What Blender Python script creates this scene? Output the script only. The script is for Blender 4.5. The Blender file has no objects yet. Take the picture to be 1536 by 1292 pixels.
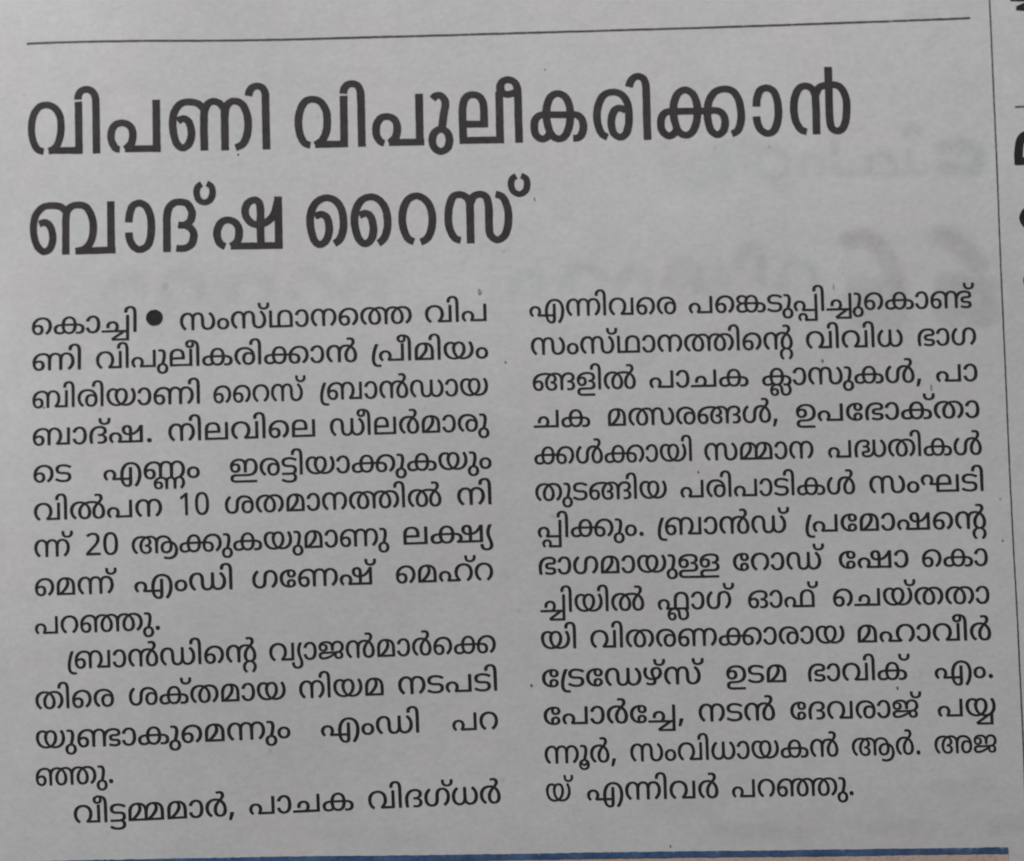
import bpy, math, random
import numpy as np
from mathutils import Vector
from mathutils.geometry import delaunay_2d_cdt

random.seed(7)
scene = bpy.context.scene
COL = scene.collection
MM = 0.001

# ---------------------------------------------------------------- camera, light, exposure
cam_data = bpy.data.cameras.new('camera')
cam = bpy.data.objects.new('camera', cam_data)
COL.objects.link(cam)
TILT = math.radians(3.0)
DIST = 0.135
cam.location = (0, -DIST * math.sin(TILT), DIST * math.cos(TILT))
cam.rotation_euler = (TILT, 0, 0)
cam_data.lens = 51.1579
cam_data.sensor_width = 36
cam_data.clip_start = 0.005
cam_data.clip_end = 20
cam_data.dof.use_dof = True                      # a hand-held close-up, a touch out of focus
cam_data.dof.focus_distance = DIST - 0.010
cam_data.dof.aperture_fstop = 27
scene.camera = cam

world = bpy.data.worlds.new('World')
scene.world = world
world.use_nodes = True
bg = world.node_tree.nodes['Background']
bg.inputs['Color'].default_value = (0.96, 0.98, 1.0, 1)
bg.inputs['Strength'].default_value = 0.089

def area_lamp(name, loc, target, size, watts, colour):
    d = bpy.data.lights.new(name, 'AREA')
    d.shape = 'RECTANGLE'
    d.size, d.size_y = size
    d.energy = watts
    d.color = colour
    o = bpy.data.objects.new(name, d)
    COL.objects.link(o)
    o.location = loc
    o.rotation_euler = (Vector(target) - Vector(loc)).to_track_quat('-Z', 'Y').to_euler()
    return o

area_lamp('window_light', (-0.140, 0.474, 0.141), (0.0, 0.02, 0), (0.16, 0.10), 5.1, (1.0, 0.998, 0.990))

scene.view_settings.view_transform = 'Standard'
scene.view_settings.look = 'None'
scene.view_settings.exposure = 0
scene.view_settings.gamma = 1
scene.view_settings.use_curve_mapping = False

# ---------------------------------------------------------------- printed matter
# printed words: (letter numbers in the outline table below, start x, start y, end x, end y) in millimetres on the page
LEFT_COLUMN = [
    [([71, 23, 64, 176, 65], -45.28, 9.12, -35.03, 9.27), ([], -34.17, 9.28, -32.57, 9.32), ([58, 6, 58, 77, 39, 64, 42, 71, 196], -30.94, 9.37, -9.31, 10.03), ([55, 65, 44], -8.10, 10.06, -2.36, 10.23)],
    [([37, 65], -45.14, 5.74, -40.33, 5.80), ([55, 65, 44, 67, 52, 66, 23, 50, 65, 163, 64, 117], -38.88, 5.82, -14.39, 6.43), ([162, 44, 66, 48, 65, 49, 6], -13.05, 6.46, -2.20, 6.75)],
    [([46, 65, 50, 65, 49, 64, 37, 65], -45.06, 2.19, -28.98, 2.53), ([73, 51, 58, 77], -27.74, 2.57, -19.13, 2.82), ([162, 46, 64, 117, 35, 64, 49], -17.83, 2.86, -2.20, 3.30)],
    [([46, 64, 40, 77, 57, 278], -44.94, -1.33, -33.45, -1.02), ([42, 65, 52, 55, 65, 71, 52], -31.89, -0.97, -18.24, -0.53), ([35, 66, 52, 118, 48, 64, 50, 67], -16.88, -0.49, -2.10, -0.01)],
    [([71, 33], -44.79, -4.79, -41.03, -4.69), ([17, 190, 6], -37.98, -4.61, -28.90, -4.33), ([11, 50, 184, 65, 49, 64, 163, 67, 23, 49, 67, 6], -26.12, -4.25, -1.88, -3.49)],
    [([55, 65, 119, 44, 42], -44.65, -8.34, -32.36, -7.90), ([281, 280], -30.72, -7.84, -28.00, -7.74), ([56, 38, 48, 64, 42, 196, 65, 119], -26.55, -7.68, -6.51, -6.96), ([42, 65], -5.06, -6.91, -1.88, -6.79)],
    [([203, 77], -44.54, -11.75, -40.74, -11.61), ([282, 280], -39.52, -11.56, -36.45, -11.45), ([10, 163, 67, 23, 49, 67, 48, 64, 37, 67], -35.19, -11.41, -11.34, -10.59), ([52, 167, 160], -10.04, -10.54, -1.73, -10.26)],
    [([71, 48, 203, 77], -44.40, -15.34, -36.49, -15.01), ([17, 6, 35, 65], -34.90, -14.95, -25.78, -14.63), ([25, 72, 37, 57, 77], -23.97, -14.56, -12.49, -14.17), ([71, 48, 59, 77, 51], -10.71, -14.11, -1.72, -13.79)],
    [([44, 51, 183, 67, 278], -44.34, -18.88, -32.46, -18.34)],
    [([162, 46, 64, 117, 35, 65, 71, 205], -41.11, -22.01, -23.52, -21.28), ([55, 160, 64, 30, 117, 48, 64, 118, 71, 163], -22.35, -21.24, -1.47, -20.45)],
    [([38, 65, 71, 50], -44.16, -25.79, -36.63, -25.38), ([56, 23, 77, 38, 48, 64, 49], -35.26, -25.31, -20.79, -24.71), ([42, 65, 49, 48], -19.57, -24.66, -11.78, -24.34), ([42, 33, 44, 33, 65], -10.46, -24.29, -1.35, -23.92)],
    [([49, 67, 191, 64, 23, 67, 71, 48, 203, 67, 6], -44.06, -29.37, -20.34, -28.23), ([17, 6, 35, 65], -17.55, -28.11, -8.51, -27.74), ([44, 51], -5.48, -27.61, -1.26, -27.44)],
    [([183, 67, 278], -44.01, -32.81, -36.62, -32.35)],
    [([55, 66, 184, 215, 48, 64, 118, 276], -40.28, -36.09, -25.44, -35.29), ([44, 64, 28, 23], -24.07, -35.23, -14.48, -34.77), ([55, 65, 40, 25, 77, 41, 118], -13.16, -34.71, -1.01, -34.13)],
]
RIGHT_COLUMN = [
    [([17, 203, 65, 55, 71, 50], 1.61, 10.60, 15.29, 10.89), ([44, 71, 173, 33, 67, 208, 65, 176, 67, 71, 23, 64, 191, 77], 16.44, 10.92, 43.13, 11.49)],
    [([58, 6, 58, 77, 39, 64, 42, 196, 65, 71, 205], 1.76, 7.03, 26.13, 7.61), ([55, 65, 55, 65, 41], 27.34, 7.64, 36.38, 7.86), ([47, 64, 25], 37.74, 7.89, 43.23, 8.03)],
    [([175, 53, 65, 119], 1.92, 3.71, 11.50, 3.92), ([44, 64, 28, 23], 12.74, 3.95, 21.98, 4.16), ([166, 64, 58, 67, 23, 120, 276], 23.22, 4.19, 38.04, 4.52), ([44, 64], 39.41, 4.55, 43.30, 4.64)],
    [([28, 23], 2.01, 0.27, 7.26, 0.39), ([48, 195, 50, 175, 120, 276], 8.89, 0.43, 24.65, 0.80), ([13, 44, 72, 47, 64, 23, 77, 38, 64], 26.35, 0.84, 43.43, 1.23)],
    [([163, 120, 163, 64, 49, 65], 2.07, -3.12, 16.67, -2.80), ([58, 215, 64, 42], 17.81, -2.77, 27.96, -2.55), ([44, 200, 38, 65, 23, 120], 29.29, -2.52, 43.59, -2.20)],
    [([38, 67, 33, 175, 65, 49], 2.16, -6.51, 14.33, -6.23), ([44, 50, 65, 44, 64, 33, 65, 23, 120], 15.57, -6.21, 31.79, -5.84), ([58, 6, 26, 33, 65], 33.09, -5.81, 43.69, -5.57)],
    [([208, 65, 163, 67, 6, 278], 2.37, -9.89, 12.16, -9.69), ([162, 46, 64, 117, 35, 77], 13.45, -9.66, 25.67, -9.41), ([162, 44, 72, 48, 64, 57, 71, 205], 27.12, -9.38, 43.88, -9.04)],
    [([47, 64, 25, 48, 64, 49, 67, 223], 2.46, -13.30, 19.16, -12.96), ([72, 51, 64, 35, 77], 20.39, -12.94, 28.87, -12.78), ([72, 57, 64], 30.17, -12.75, 36.64, -12.62), ([71, 23, 64], 37.87, -12.60, 43.97, -12.48)],
    [([176, 65, 49, 65, 119], 2.61, -16.76, 12.20, -16.56), ([210, 64, 25, 77], 13.42, -16.54, 20.52, -16.39), ([21, 45, 77], 21.75, -16.37, 28.27, -16.25), ([71, 28, 49, 77, 38, 38, 64], 29.60, -16.22, 44.05, -15.94)],
    [([49, 65], 2.67, -20.12, 5.92, -20.05), ([55, 65, 38, 50, 37, 163, 64, 50, 64, 49], 7.21, -20.02, 30.63, -19.56), ([48, 59, 64, 55, 66, 118], 31.82, -19.53, 44.14, -19.29)],
    [([72, 162, 33, 72, 35, 54, 77, 58, 77], 2.76, -23.62, 17.67, -23.28), ([13, 33, 48], 19.69, -23.24, 25.21, -23.12), ([47, 64, 55, 65, 23, 77], 27.20, -23.08, 36.62, -22.89), ([17, 6, 278], 38.86, -22.84, 44.22, -22.73)],
    [([72, 44, 64, 118, 72, 176, 276], 2.91, -27.05, 15.75, -26.76), ([42, 33, 117], 17.13, -26.73, 24.15, -26.58), ([72, 40, 55, 50, 64, 30, 77], 25.53, -26.55, 37.63, -26.32), ([44, 219], 39.07, -26.29, 44.42, -26.18)],
    [([203, 68, 118, 276], 3.00, -30.59, 9.54, -30.41), ([58, 6, 55, 65, 41, 64, 49, 23, 117], 10.85, -30.37, 29.92, -29.86), ([10, 118, 278], 31.14, -29.83, 37.42, -29.68), ([9, 30], 38.73, -29.64, 44.45, -29.50)],
    [([49, 77], 3.12, -34.00, 5.65, -33.94), ([17, 203, 65, 55, 118], 6.87, -33.92, 18.90, -33.62), ([44, 51, 183, 67, 278], 20.12, -33.59, 31.24, -33.35)],
]
# letter outlines: advance, contours in 1/1000 em (~ marks a curve control point)
GLYPHS = {
    10: (1647, '367,566 ~411,566 ~506,550 546,533 ~551,531 ~565,520 570,518 ~625,504 ~685,456 ~710,399 710,368 ~710,344 ~694,302 ~655,268 622,253 626,256 ~670,242 ~721,180 721,136 ~721,97 ~682,29 ~600,-12 533,-12 ~457,-12 ~356,54 ~306,166 306,235 ~306,291 ~340,393 ~411,481 468,515 ~473,518 ~483,524 488,527 ~524,545 ~612,566 669,566 ~737,566 ~827,532 ~888,477 910,444 936,247 936,0 849,0 849,281 ~849,355 ~825,431 800,454 ~778,474 ~714,499 657,499 ~630,499 ~581,492 561,486 ~514,472 ~448,416 ~408,344 ~390,271 390,239 ~390,151 ~464,55 534,55 ~586,55 ~637,97 637,138 ~637,175 ~580,218 519,218 500,218 500,288 514,288 ~576,288 ~626,332 626,369 ~626,416 ~561,473 497,484 ~458,494 ~398,497 374,497 ~291,497 ~182,438 ~128,337 128,273 ~128,221 ~158,139 ~213,77 250,54 200,-9 ~157,16 ~84,95 ~39,206 39,277 ~39,339 ~79,444 ~161,522 ~284,566|1117,566 ~1203,566 ~1329,507 ~1409,401 1425,329 ~1431,304 ~1436,252 1436,224 ~1436,143 ~1383,38 ~1288,-12 1223,-12 ~1158,-12 ~1075,42 ~1036,127 1036,171 ~1036,269 ~1175,382 1304,382 ~1312,382 ~1333,381 1345,379 1375,377 ~1451,365 ~1560,286 ~1619,165 1619,91 ~1619,23 ~1578,-85 ~1498,-161 ~1381,-201 1306,-201 ~1254,-201 ~1168,-183 1138,-172 1166,-102 ~1194,-114 ~1265,-128 1308,-128 ~1370,-128 ~1455,-95 ~1509,-35 ~1533,45 1533,92 ~1533,144 ~1506,222 ~1452,278 1412,296 1374,302 ~1356,308 ~1318,313 1301,313 ~1244,313 ~1164,282 ~1122,220 1122,171 ~1122,144 ~1142,92 ~1189,58 1227,58 ~1289,58 ~1353,142 1353,225 ~1353,252 ~1347,307 1340,332 1335,354 ~1321,394 ~1267,457 ~1181,494 1118,494 ~1083,494 ~1014,474 988,451 ~972,436 ~949,395 ~936,334 936,288 936,204 880,450 ~907,487 ~976,539 ~1064,566'),
    64: (504, '463,279 ~463,221 ~440,117 ~386,35 ~297,-12 231,-12 ~180,-12 ~105,21 ~54,75 ~24,139 17,169 104,186 ~111,159 ~138,99 ~189,58 230,58 ~283,58 ~346,114 ~375,213 375,278 ~375,343 ~346,441 ~284,496 235,496 ~196,496 ~144,455 ~114,397 107,370 21,387 ~30,419 ~63,482 ~115,534 ~190,566 241,566 ~303,566 ~388,519 ~440,438 ~463,335'),
    73: (1430, '237,-12 ~185,-12 ~94,40 ~39,149 39,232 ~39,310 ~90,434 ~181,520 ~303,566 374,566 ~452,566 ~566,522 ~640,444 ~676,340 676,281 ~676,211 ~634,102 ~562,20 515,-9 466,54 ~499,74 ~554,134 ~587,218 587,271 ~587,339 ~537,439 ~440,494 370,494 ~298,494 ~185,425 ~120,305 120,228 ~120,171 ~150,95 ~204,58 240,58 ~265,58 ~303,81 ~325,126 325,158 ~325,206 ~272,258 231,258 ~192,258 ~122,219 93,187 77,248 ~107,284 ~196,328 245,328 ~294,328 ~367,290 ~408,217 408,165 ~408,110 ~366,30 ~289,-12|952,-12 ~900,-12 ~809,40 ~754,149 754,232 ~754,310 ~805,434 ~896,520 ~1018,566 1089,566 ~1167,566 ~1281,522 ~1355,444 ~1391,340 1391,281 ~1391,211 ~1349,102 ~1277,20 1230,-9 1181,54 ~1214,74 ~1269,134 ~1302,218 1302,271 ~1302,339 ~1252,439 ~1155,494 1085,494 ~1013,494 ~900,425 ~835,305 835,228 ~835,171 ~865,95 ~919,58 955,58 ~980,58 ~1018,81 ~1040,126 1040,158 ~1040,206 ~987,258 946,258 ~907,258 ~837,219 808,187 792,248 ~822,284 ~911,328 960,328 ~1009,328 ~1082,290 ~1123,217 1123,165 ~1123,110 ~1081,30 ~1004,-12'),
    9: (1495, '367,566 ~411,566 ~506,550 546,533 ~551,531 ~565,520 570,518 ~625,504 ~685,456 ~710,399 710,368 ~710,344 ~694,302 ~655,268 622,253 626,256 ~670,242 ~721,180 721,136 ~721,97 ~682,29 ~600,-12 533,-12 ~457,-12 ~356,54 ~306,166 306,235 ~306,291 ~340,393 ~411,481 468,515 ~473,518 ~483,524 488,527 ~524,545 ~612,566 669,566 ~737,566 ~827,532 ~888,477 910,444 936,247 936,0 849,0 849,281 ~849,355 ~825,431 800,454 ~778,474 ~714,499 657,499 ~630,499 ~581,492 561,486 ~514,472 ~448,416 ~408,344 ~390,271 390,239 ~390,151 ~464,55 534,55 ~586,55 ~637,97 637,138 ~637,175 ~580,218 519,218 500,218 500,288 514,288 ~576,288 ~626,332 626,369 ~626,416 ~561,473 497,484 ~458,494 ~398,497 374,497 ~291,497 ~182,438 ~128,337 128,273 ~128,221 ~158,139 ~213,77 250,54 200,-9 ~157,16 ~84,95 ~39,206 39,277 ~39,339 ~79,444 ~161,522 ~284,566|1243,-12 ~1179,-12 ~1093,46 ~1050,141 1050,196 ~1050,291 ~1152,404 1238,404 ~1294,404 ~1377,346 ~1425,256 1427,206 1402,209 ~1395,240 ~1356,297 ~1295,334 1255,334 ~1192,334 ~1134,259 1134,198 ~1134,157 ~1157,93 ~1205,58 1244,58 ~1285,58 ~1342,96 ~1373,180 1373,248 ~1373,259 ~1370,284 1368,298 ~1367,306 ~1365,326 1363,335 ~1355,373 ~1300,446 ~1202,494 1127,494 ~1084,494 ~1015,474 989,451 ~973,436 ~949,395 ~936,335 936,289 936,204 884,454 ~909,486 ~973,537 ~1063,566 1127,566 ~1209,566 ~1332,518 ~1415,431 ~1456,313 1456,242 ~1456,153 ~1400,40 ~1304,-12'),
    6: (453, '226,-12 ~166,-12 ~79,36 ~32,121 32,176 ~32,232 ~81,316 ~169,363 226,363 ~284,363 ~371,317 ~421,234 421,176 ~421,119 ~371,35 ~284,-12|226,295 ~179,295 ~116,236 116,175 ~116,115 ~180,56 226,56 ~273,56 ~337,115 337,176 ~337,236 ~274,295'),
    46: (1306, '358,566 ~442,566 ~542,512 576,469 596,428 608,266 608,0 522,0 522,306 ~522,365 ~501,435 478,456 ~457,475 ~402,494 357,494 ~285,494 ~180,427 ~123,312 123,239 123,228 ~123,172 ~153,96 ~206,58 242,58 ~267,58 ~305,81 ~327,125 327,157 ~327,207 ~275,258 233,258 ~194,258 ~124,218 95,186 80,248 ~109,284 ~199,328 248,328 ~296,328 ~369,290 ~410,217 410,165 ~410,110 ~368,30 ~292,-12 240,-12 ~188,-12 ~97,40 ~42,152 42,241 ~42,347 ~127,491 ~270,566|1235,554 1235,0 821,0 785,54 ~813,81 ~862,144 ~894,230 894,292 ~894,350 ~856,441 ~787,494 740,494 ~699,494 ~647,465 630,436 ~618,414 ~608,350 608,285 608,0 522,0 522,258 571,422 566,477 ~596,524 ~680,566 741,566 ~818,566 ~926,493 ~982,369 982,292 ~982,236 ~958,152 ~920,88 897,61 877,70 1149,70 1149,554'),
    47: (654, '394,566 ~460,566 ~562,534 ~619,471 619,425 ~619,402 ~608,364 596,350 ~581,331 ~530,311 477,311 448,311 ~410,311 ~374,306 364,301 ~354,296 ~346,280 346,270 ~346,243 ~399,229 444,229 456,229 ~504,229 ~568,212 587,195 ~604,181 ~620,140 620,113 ~620,77 ~581,20 ~503,-12 443,-12 ~409,-12 ~337,-2 ~274,15 252,25 283,93 ~321,76 ~399,59 441,59 ~495,59 ~537,89 537,111 ~537,141 ~492,159 454,159 439,159 ~375,159 ~303,181 285,203 ~275,216 ~264,247 264,268 ~264,291 ~280,332 299,346 ~320,363 ~387,381 441,381 482,381 ~510,381 ~535,398 535,423 ~535,460 ~459,494 393,494 ~303,494 ~192,421 ~140,296 140,217 ~140,165 ~152,57 165,9 83,-4 ~68,45 ~52,167 52,219 ~52,322 ~127,478 ~279,566'),
    176: (933, '862,554 862,0 698,0 632,5 ~600,2 ~534,0 502,0 17,0 17,70 448,70 394,58 ~414,72 ~455,131 455,179 ~455,231 ~402,295 351,295 ~300,295 ~247,235 247,185 ~247,172 ~249,153 250,146 167,135 ~165,145 ~161,178 161,194 ~161,271 ~266,365 354,365 ~404,365 ~474,335 ~518,283 ~539,219 539,185 ~539,156 ~524,107 ~499,68 485,54 460,70 776,70 776,554|862,125 862,-270 354,-270 316,-201 508,-62 ~539,-39 ~633,16 673,37 754,24 519,-144 ~494,-161 ~443,-196 417,-213 416,-206 ~442,-204 ~523,-201 563,-201 776,-201 776,61'),
    28: (933, '862,554 862,0 17,0 17,70 448,70 394,58 ~414,72 ~455,131 455,179 ~455,231 ~402,295 351,295 ~300,295 ~247,235 247,185 ~247,172 ~249,153 250,146 167,135 ~165,145 ~161,178 161,194 ~161,271 ~266,365 354,365 ~404,365 ~474,335 ~518,283 ~539,219 539,185 ~539,156 ~524,107 ~499,68 485,54 460,70 776,70 776,554'),
    276: (250, '177,116 184,105 ~175,70 ~147,-11 ~115,-92 98,-129 31,-129 ~41,-89 ~59,-2 ~75,82 80,116'),
    200: (1184, '378,566 ~446,566 ~534,535 ~577,480 577,445 ~577,408 ~531,346 481,335 477,345 ~516,340 ~565,309 ~588,267 588,243 ~588,217 ~574,183 561,169 ~541,150 ~480,134 425,134 411,134 ~394,134 ~381,121 381,111 ~381,83 ~443,57 487,57 ~534,57 ~601,82 624,101 ~656,128 ~686,213 686,286 686,524 752,523 751,264 746,139 ~724,92 ~654,24 ~554,-12 486,-12 ~422,-12 ~339,22 ~299,78 299,110 ~299,128 ~311,162 325,175 ~338,187 ~384,202 432,202 437,202 ~457,202 ~486,209 495,217 ~506,228 506,249 ~506,265 ~495,285 484,292 ~471,300 ~432,305 400,305 346,305 346,373 394,373 ~426,373 ~464,379 477,389 ~485,396 ~494,416 494,431 ~494,450 ~470,479 ~419,496 377,496 ~293,496 ~189,422 ~140,296 140,217 ~140,165 ~152,57 165,9 83,-4 ~68,45 ~52,167 52,219 ~52,322 ~123,478 ~268,566|896,-12 ~827,-12 ~734,57 706,121 720,163 686,263 686,554 772,554 772,263 ~772,206 ~781,141 794,118 ~811,89 ~863,60 900,60 ~946,60 ~1017,113 ~1057,204 1057,262 ~1057,323 ~1025,412 ~970,477 937,499 995,562 ~1038,528 ~1106,444 ~1145,335 1145,262 ~1145,182 ~1084,58 ~973,-12'),
    40: (641, '373,566 ~445,566 ~542,525 ~591,455 591,411 ~591,363 ~543,296 489,274 485,280 ~542,264 ~602,191 602,143 ~602,70 ~502,-11 413,-11 ~377,-11 ~325,-4 305,0 323,69 ~345,65 ~385,59 406,59 ~458,59 ~515,98 515,144 ~515,163 ~501,197 485,210 ~469,224 ~421,240 368,240 322,240 322,310 367,310 ~405,310 ~463,324 480,341 ~492,352 ~504,382 504,403 ~504,448 ~434,494 371,494 ~290,494 ~188,421 ~140,296 140,217 ~140,165 ~152,57 165,9 83,-4 ~68,45 ~52,167 52,219 ~52,322 ~123,478 ~266,566'),
    35: (1223, '596,-12 ~552,-12 ~480,17 455,47 ~442,63 ~418,107 ~404,185 404,251 404,285 ~404,340 ~394,423 377,448 ~364,469 ~318,494 274,494 ~230,494 ~163,443 ~127,351 127,289 ~127,233 ~158,143 ~212,76 247,51 194,-11 ~144,29 ~74,117 ~39,225 39,292 ~39,378 ~97,501 ~205,566 278,566 ~335,566 ~413,533 439,503 ~458,481 ~481,428 ~491,358 491,308 491,259 ~491,189 ~506,115 524,94 ~538,78 ~578,60 608,60 ~636,60 ~678,80 692,97 ~709,118 ~725,184 725,245 725,554 811,554 811,262 ~811,206 ~820,141 833,118 ~850,89 ~903,60 939,60 ~985,60 ~1056,113 ~1096,205 1096,263 ~1096,324 ~1064,413 ~1009,478 976,500 1034,563 ~1077,528 ~1145,445 ~1184,336 1184,263 ~1184,187 ~1126,62 ~1015,-12 935,-12 ~870,-12 ~792,39 764,82 769,81 ~741,34 ~655,-12'),
    41: (911, '623,-12 ~577,-12 ~511,15 ~466,61 449,89 462,88 ~431,36 ~346,-12 281,-12 ~204,-12 ~96,61 ~39,186 39,262 ~39,328 ~75,434 ~144,523 194,562 248,501 ~213,476 ~158,409 ~127,321 127,262 ~127,205 ~165,113 ~235,60 282,60 ~323,60 ~376,90 392,118 ~405,141 ~413,204 413,263 413,554 499,554 499,263 ~499,206 ~508,141 521,118 ~538,89 ~590,60 627,60 ~673,60 ~744,113 ~784,204 784,262 ~784,323 ~752,412 ~697,477 664,499 722,562 ~765,528 ~833,444 ~872,335 872,262 ~872,182 ~811,58 ~700,-12'),
    72: (595, '364,-12 ~300,-12 ~183,22 ~92,93 ~39,204 39,281 ~39,355 ~93,463 ~186,533 ~303,566 366,566 ~432,566 ~517,531 ~558,470 558,431 ~558,388 ~520,330 ~457,300 421,300 ~368,300 ~304,337 ~277,398 277,432 ~277,452 ~288,486 294,498 387,517 ~368,503 ~348,457 348,434 ~348,412 ~379,365 417,365 ~450,365 ~480,404 480,429 ~480,467 ~425,503 389,503 ~375,503 ~349,503 335,501 ~270,496 ~177,440 ~128,345 128,280 ~128,217 ~178,117 ~270,58 332,54 ~344,53 ~369,51 380,51 ~406,51 ~449,67 ~475,101 475,127 ~475,152 ~445,190 411,190 ~373,190 ~342,144 342,121 ~342,97 ~362,53 381,39 289,58 ~282,69 ~271,104 271,126 ~271,160 ~299,218 ~361,255 412,255 ~450,255 ~514,226 ~553,168 553,125 ~553,86 ~512,24 ~428,-12'),
    17: (1273, '229,346 ~297,346 ~384,295 ~427,216 427,173 ~427,133 ~401,71 382,57 357,70 864,70 864,0 328,0 299,52 ~319,72 ~343,121 343,158 ~343,212 ~285,276 229,276 ~194,276 ~143,246 ~116,195 116,164 ~116,130 ~144,73 175,51 129,-7 ~86,23 ~32,109 32,166 ~32,219 ~81,300 ~170,346|903,566 ~980,566 ~1100,516 ~1185,417 ~1229,272 1229,176 ~1229,109 ~1198,-35 ~1131,-172 1077,-228 1014,-178 ~1059,-130 ~1115,-16 ~1141,111 1141,178 ~1141,238 ~1117,351 ~1061,441 ~969,494 900,494 ~819,494 ~712,406 ~659,245 659,137 ~659,114 ~661,71 663,51 ~663,46 ~664,37 665,32 ~670,-37 ~709,-121 ~764,-159 793,-159 ~823,-159 836,-139 ~842,-130 ~848,-100 848,-75 848,406 935,406 935,-56 ~935,-105 ~918,-166 900,-187 ~883,-206 ~832,-228 796,-228 ~731,-228 ~629,-147 ~571,19 571,144 ~571,239 ~614,395 ~699,506 ~822,566'),
    71: (715, '237,-12 ~185,-12 ~94,40 ~39,149 39,232 ~39,310 ~90,434 ~181,520 ~303,566 374,566 ~452,566 ~566,522 ~640,444 ~676,340 676,281 ~676,211 ~634,102 ~562,20 515,-9 466,54 ~499,74 ~554,134 ~587,218 587,271 ~587,339 ~537,439 ~440,494 370,494 ~298,494 ~185,425 ~120,305 120,228 ~120,171 ~150,95 ~204,58 240,58 ~265,58 ~303,81 ~325,126 325,158 ~325,206 ~272,258 231,258 ~192,258 ~122,219 93,187 77,248 ~107,284 ~196,328 245,328 ~294,328 ~367,290 ~408,217 408,165 ~408,110 ~366,30 ~289,-12'),
    25: (897, '622,566 ~694,566 ~800,498 ~858,376 858,293 ~858,227 ~823,120 ~754,31 703,-8 649,53 ~685,78 ~739,144 ~770,233 770,290 ~770,351 ~733,443 ~666,494 620,494 ~581,494 ~535,467 521,447 ~505,422 ~492,338 492,252 492,243 ~492,196 ~481,126 ~458,73 439,51 ~413,21 ~335,-12 278,-12 ~205,-12 ~97,53 ~39,177 39,263 ~39,331 ~74,438 ~144,527 194,566 248,504 ~213,480 ~158,412 ~127,322 127,265 ~127,203 ~163,111 ~230,60 274,60 ~318,60 ~363,85 377,106 ~394,132 ~404,221 404,300 404,313 ~404,381 ~429,469 454,499 ~483,532 ~561,566'),
    26: (1325, '229,566 ~297,566 ~384,515 ~427,436 427,392 ~427,354 ~401,293 382,279 357,292 556,292 573,222 328,222 299,274 ~319,293 ~343,343 343,379 ~343,433 ~285,496 229,496 ~193,496 ~142,466 ~116,415 116,385 ~116,351 ~144,295 175,273 129,215 ~86,245 ~32,331 32,387 ~32,440 ~81,520 ~170,566|1254,554 1254,0 529,0 529,313 ~529,387 ~562,475 592,504 ~624,535 ~713,566 771,566 ~831,566 ~920,536 949,507 ~981,476 ~1010,383 1010,322 1010,222 615,222 615,70 1168,70 1168,554|770,496 ~689,496 ~615,413 615,321 615,292 924,292 924,320 ~924,415 ~850,496'),
    59: (1190, '229,346 ~297,346 ~384,295 ~427,216 427,173 ~427,133 ~401,71 382,57 357,70 676,70 691,0 328,0 299,52 ~319,72 ~343,121 343,158 ~343,212 ~285,276 229,276 ~194,276 ~143,245 ~116,195 116,164 ~116,130 ~144,74 175,51 129,-7 ~87,24 ~32,109 32,166 ~32,219 ~81,300 ~170,346|856,566 ~931,566 ~1042,522 ~1115,444 ~1151,340 1151,281 ~1151,211 ~1109,102 ~1037,20 990,-9 940,54 ~973,74 ~1029,134 ~1062,218 1062,271 ~1062,337 ~1013,437 ~921,494 854,494 ~788,494 ~694,435 ~644,335 644,273 ~644,222 ~671,144 ~722,83 757,59 719,0 686,0 638,64 ~617,89 ~579,151 ~555,230 555,278 ~555,339 ~594,444 ~671,522 ~783,566'),
    66: (228, '-109,843 ~-67,843 ~20,827 59,803 ~116,768 ~157,644 157,542 157,0 71,0 71,525 ~71,565 ~68,627 ~59,677 50,696 ~28,746 ~-53,779 -117,779 ~-141,779 ~-183,762 ~-209,730 -209,706 ~-209,682 ~-179,645 -145,645 ~-107,645 ~-77,686 -77,711 ~-77,734 ~-97,777 -116,790 -24,770 ~-16,760 ~-7,726 -7,706 ~-7,672 ~-34,614 ~-96,578 -149,578 ~-185,578 ~-248,608 ~-287,666 -287,708 ~-287,747 ~-245,808 ~-165,843'),
    11: (986, '331,566 ~392,566 ~476,541 ~533,496 552,466 534,470 ~568,524 ~653,566 711,566 ~772,566 ~861,522 ~919,447 ~947,353 947,304 ~947,217 ~895,97 847,61 ~819,40 ~749,13 ~652,0 584,0 263,0 ~220,0 ~178,-6 166,-13 ~150,-20 ~136,-46 136,-62 ~136,-77 ~146,-102 159,-110 ~172,-119 ~217,-129 259,-129 925,-129 925,-201 255,-201 ~203,-201 ~131,-185 106,-170 ~78,-153 ~50,-101 50,-68 ~50,-33 ~75,22 103,40 ~117,50 ~153,63 ~203,70 238,70 572,70 ~648,70 ~739,87 ~794,119 813,141 ~840,173 ~859,255 859,301 ~859,350 ~827,438 ~761,494 709,494 ~676,494 ~631,475 615,455 ~598,433 ~584,367 584,300 584,122 498,122 498,309 ~498,372 ~475,437 453,458 ~434,476 ~376,496 329,496 ~285,496 ~217,476 ~167,441 ~133,393 122,365 ~121,361 ~124,354 123,351 ~120,340 ~117,319 117,308 ~117,247 ~162,183 209,183 ~254,183 ~295,235 295,270 ~295,292 ~279,328 ~243,350 214,350 ~168,350 ~109,298 89,271 66,329 ~82,349 ~129,389 ~191,416 229,416 ~281,416 ~347,375 ~378,309 378,270 ~378,230 ~342,159 ~268,115 210,115 ~159,115 ~82,161 ~40,248 40,311 ~40,381 ~108,497 ~238,566'),
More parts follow.
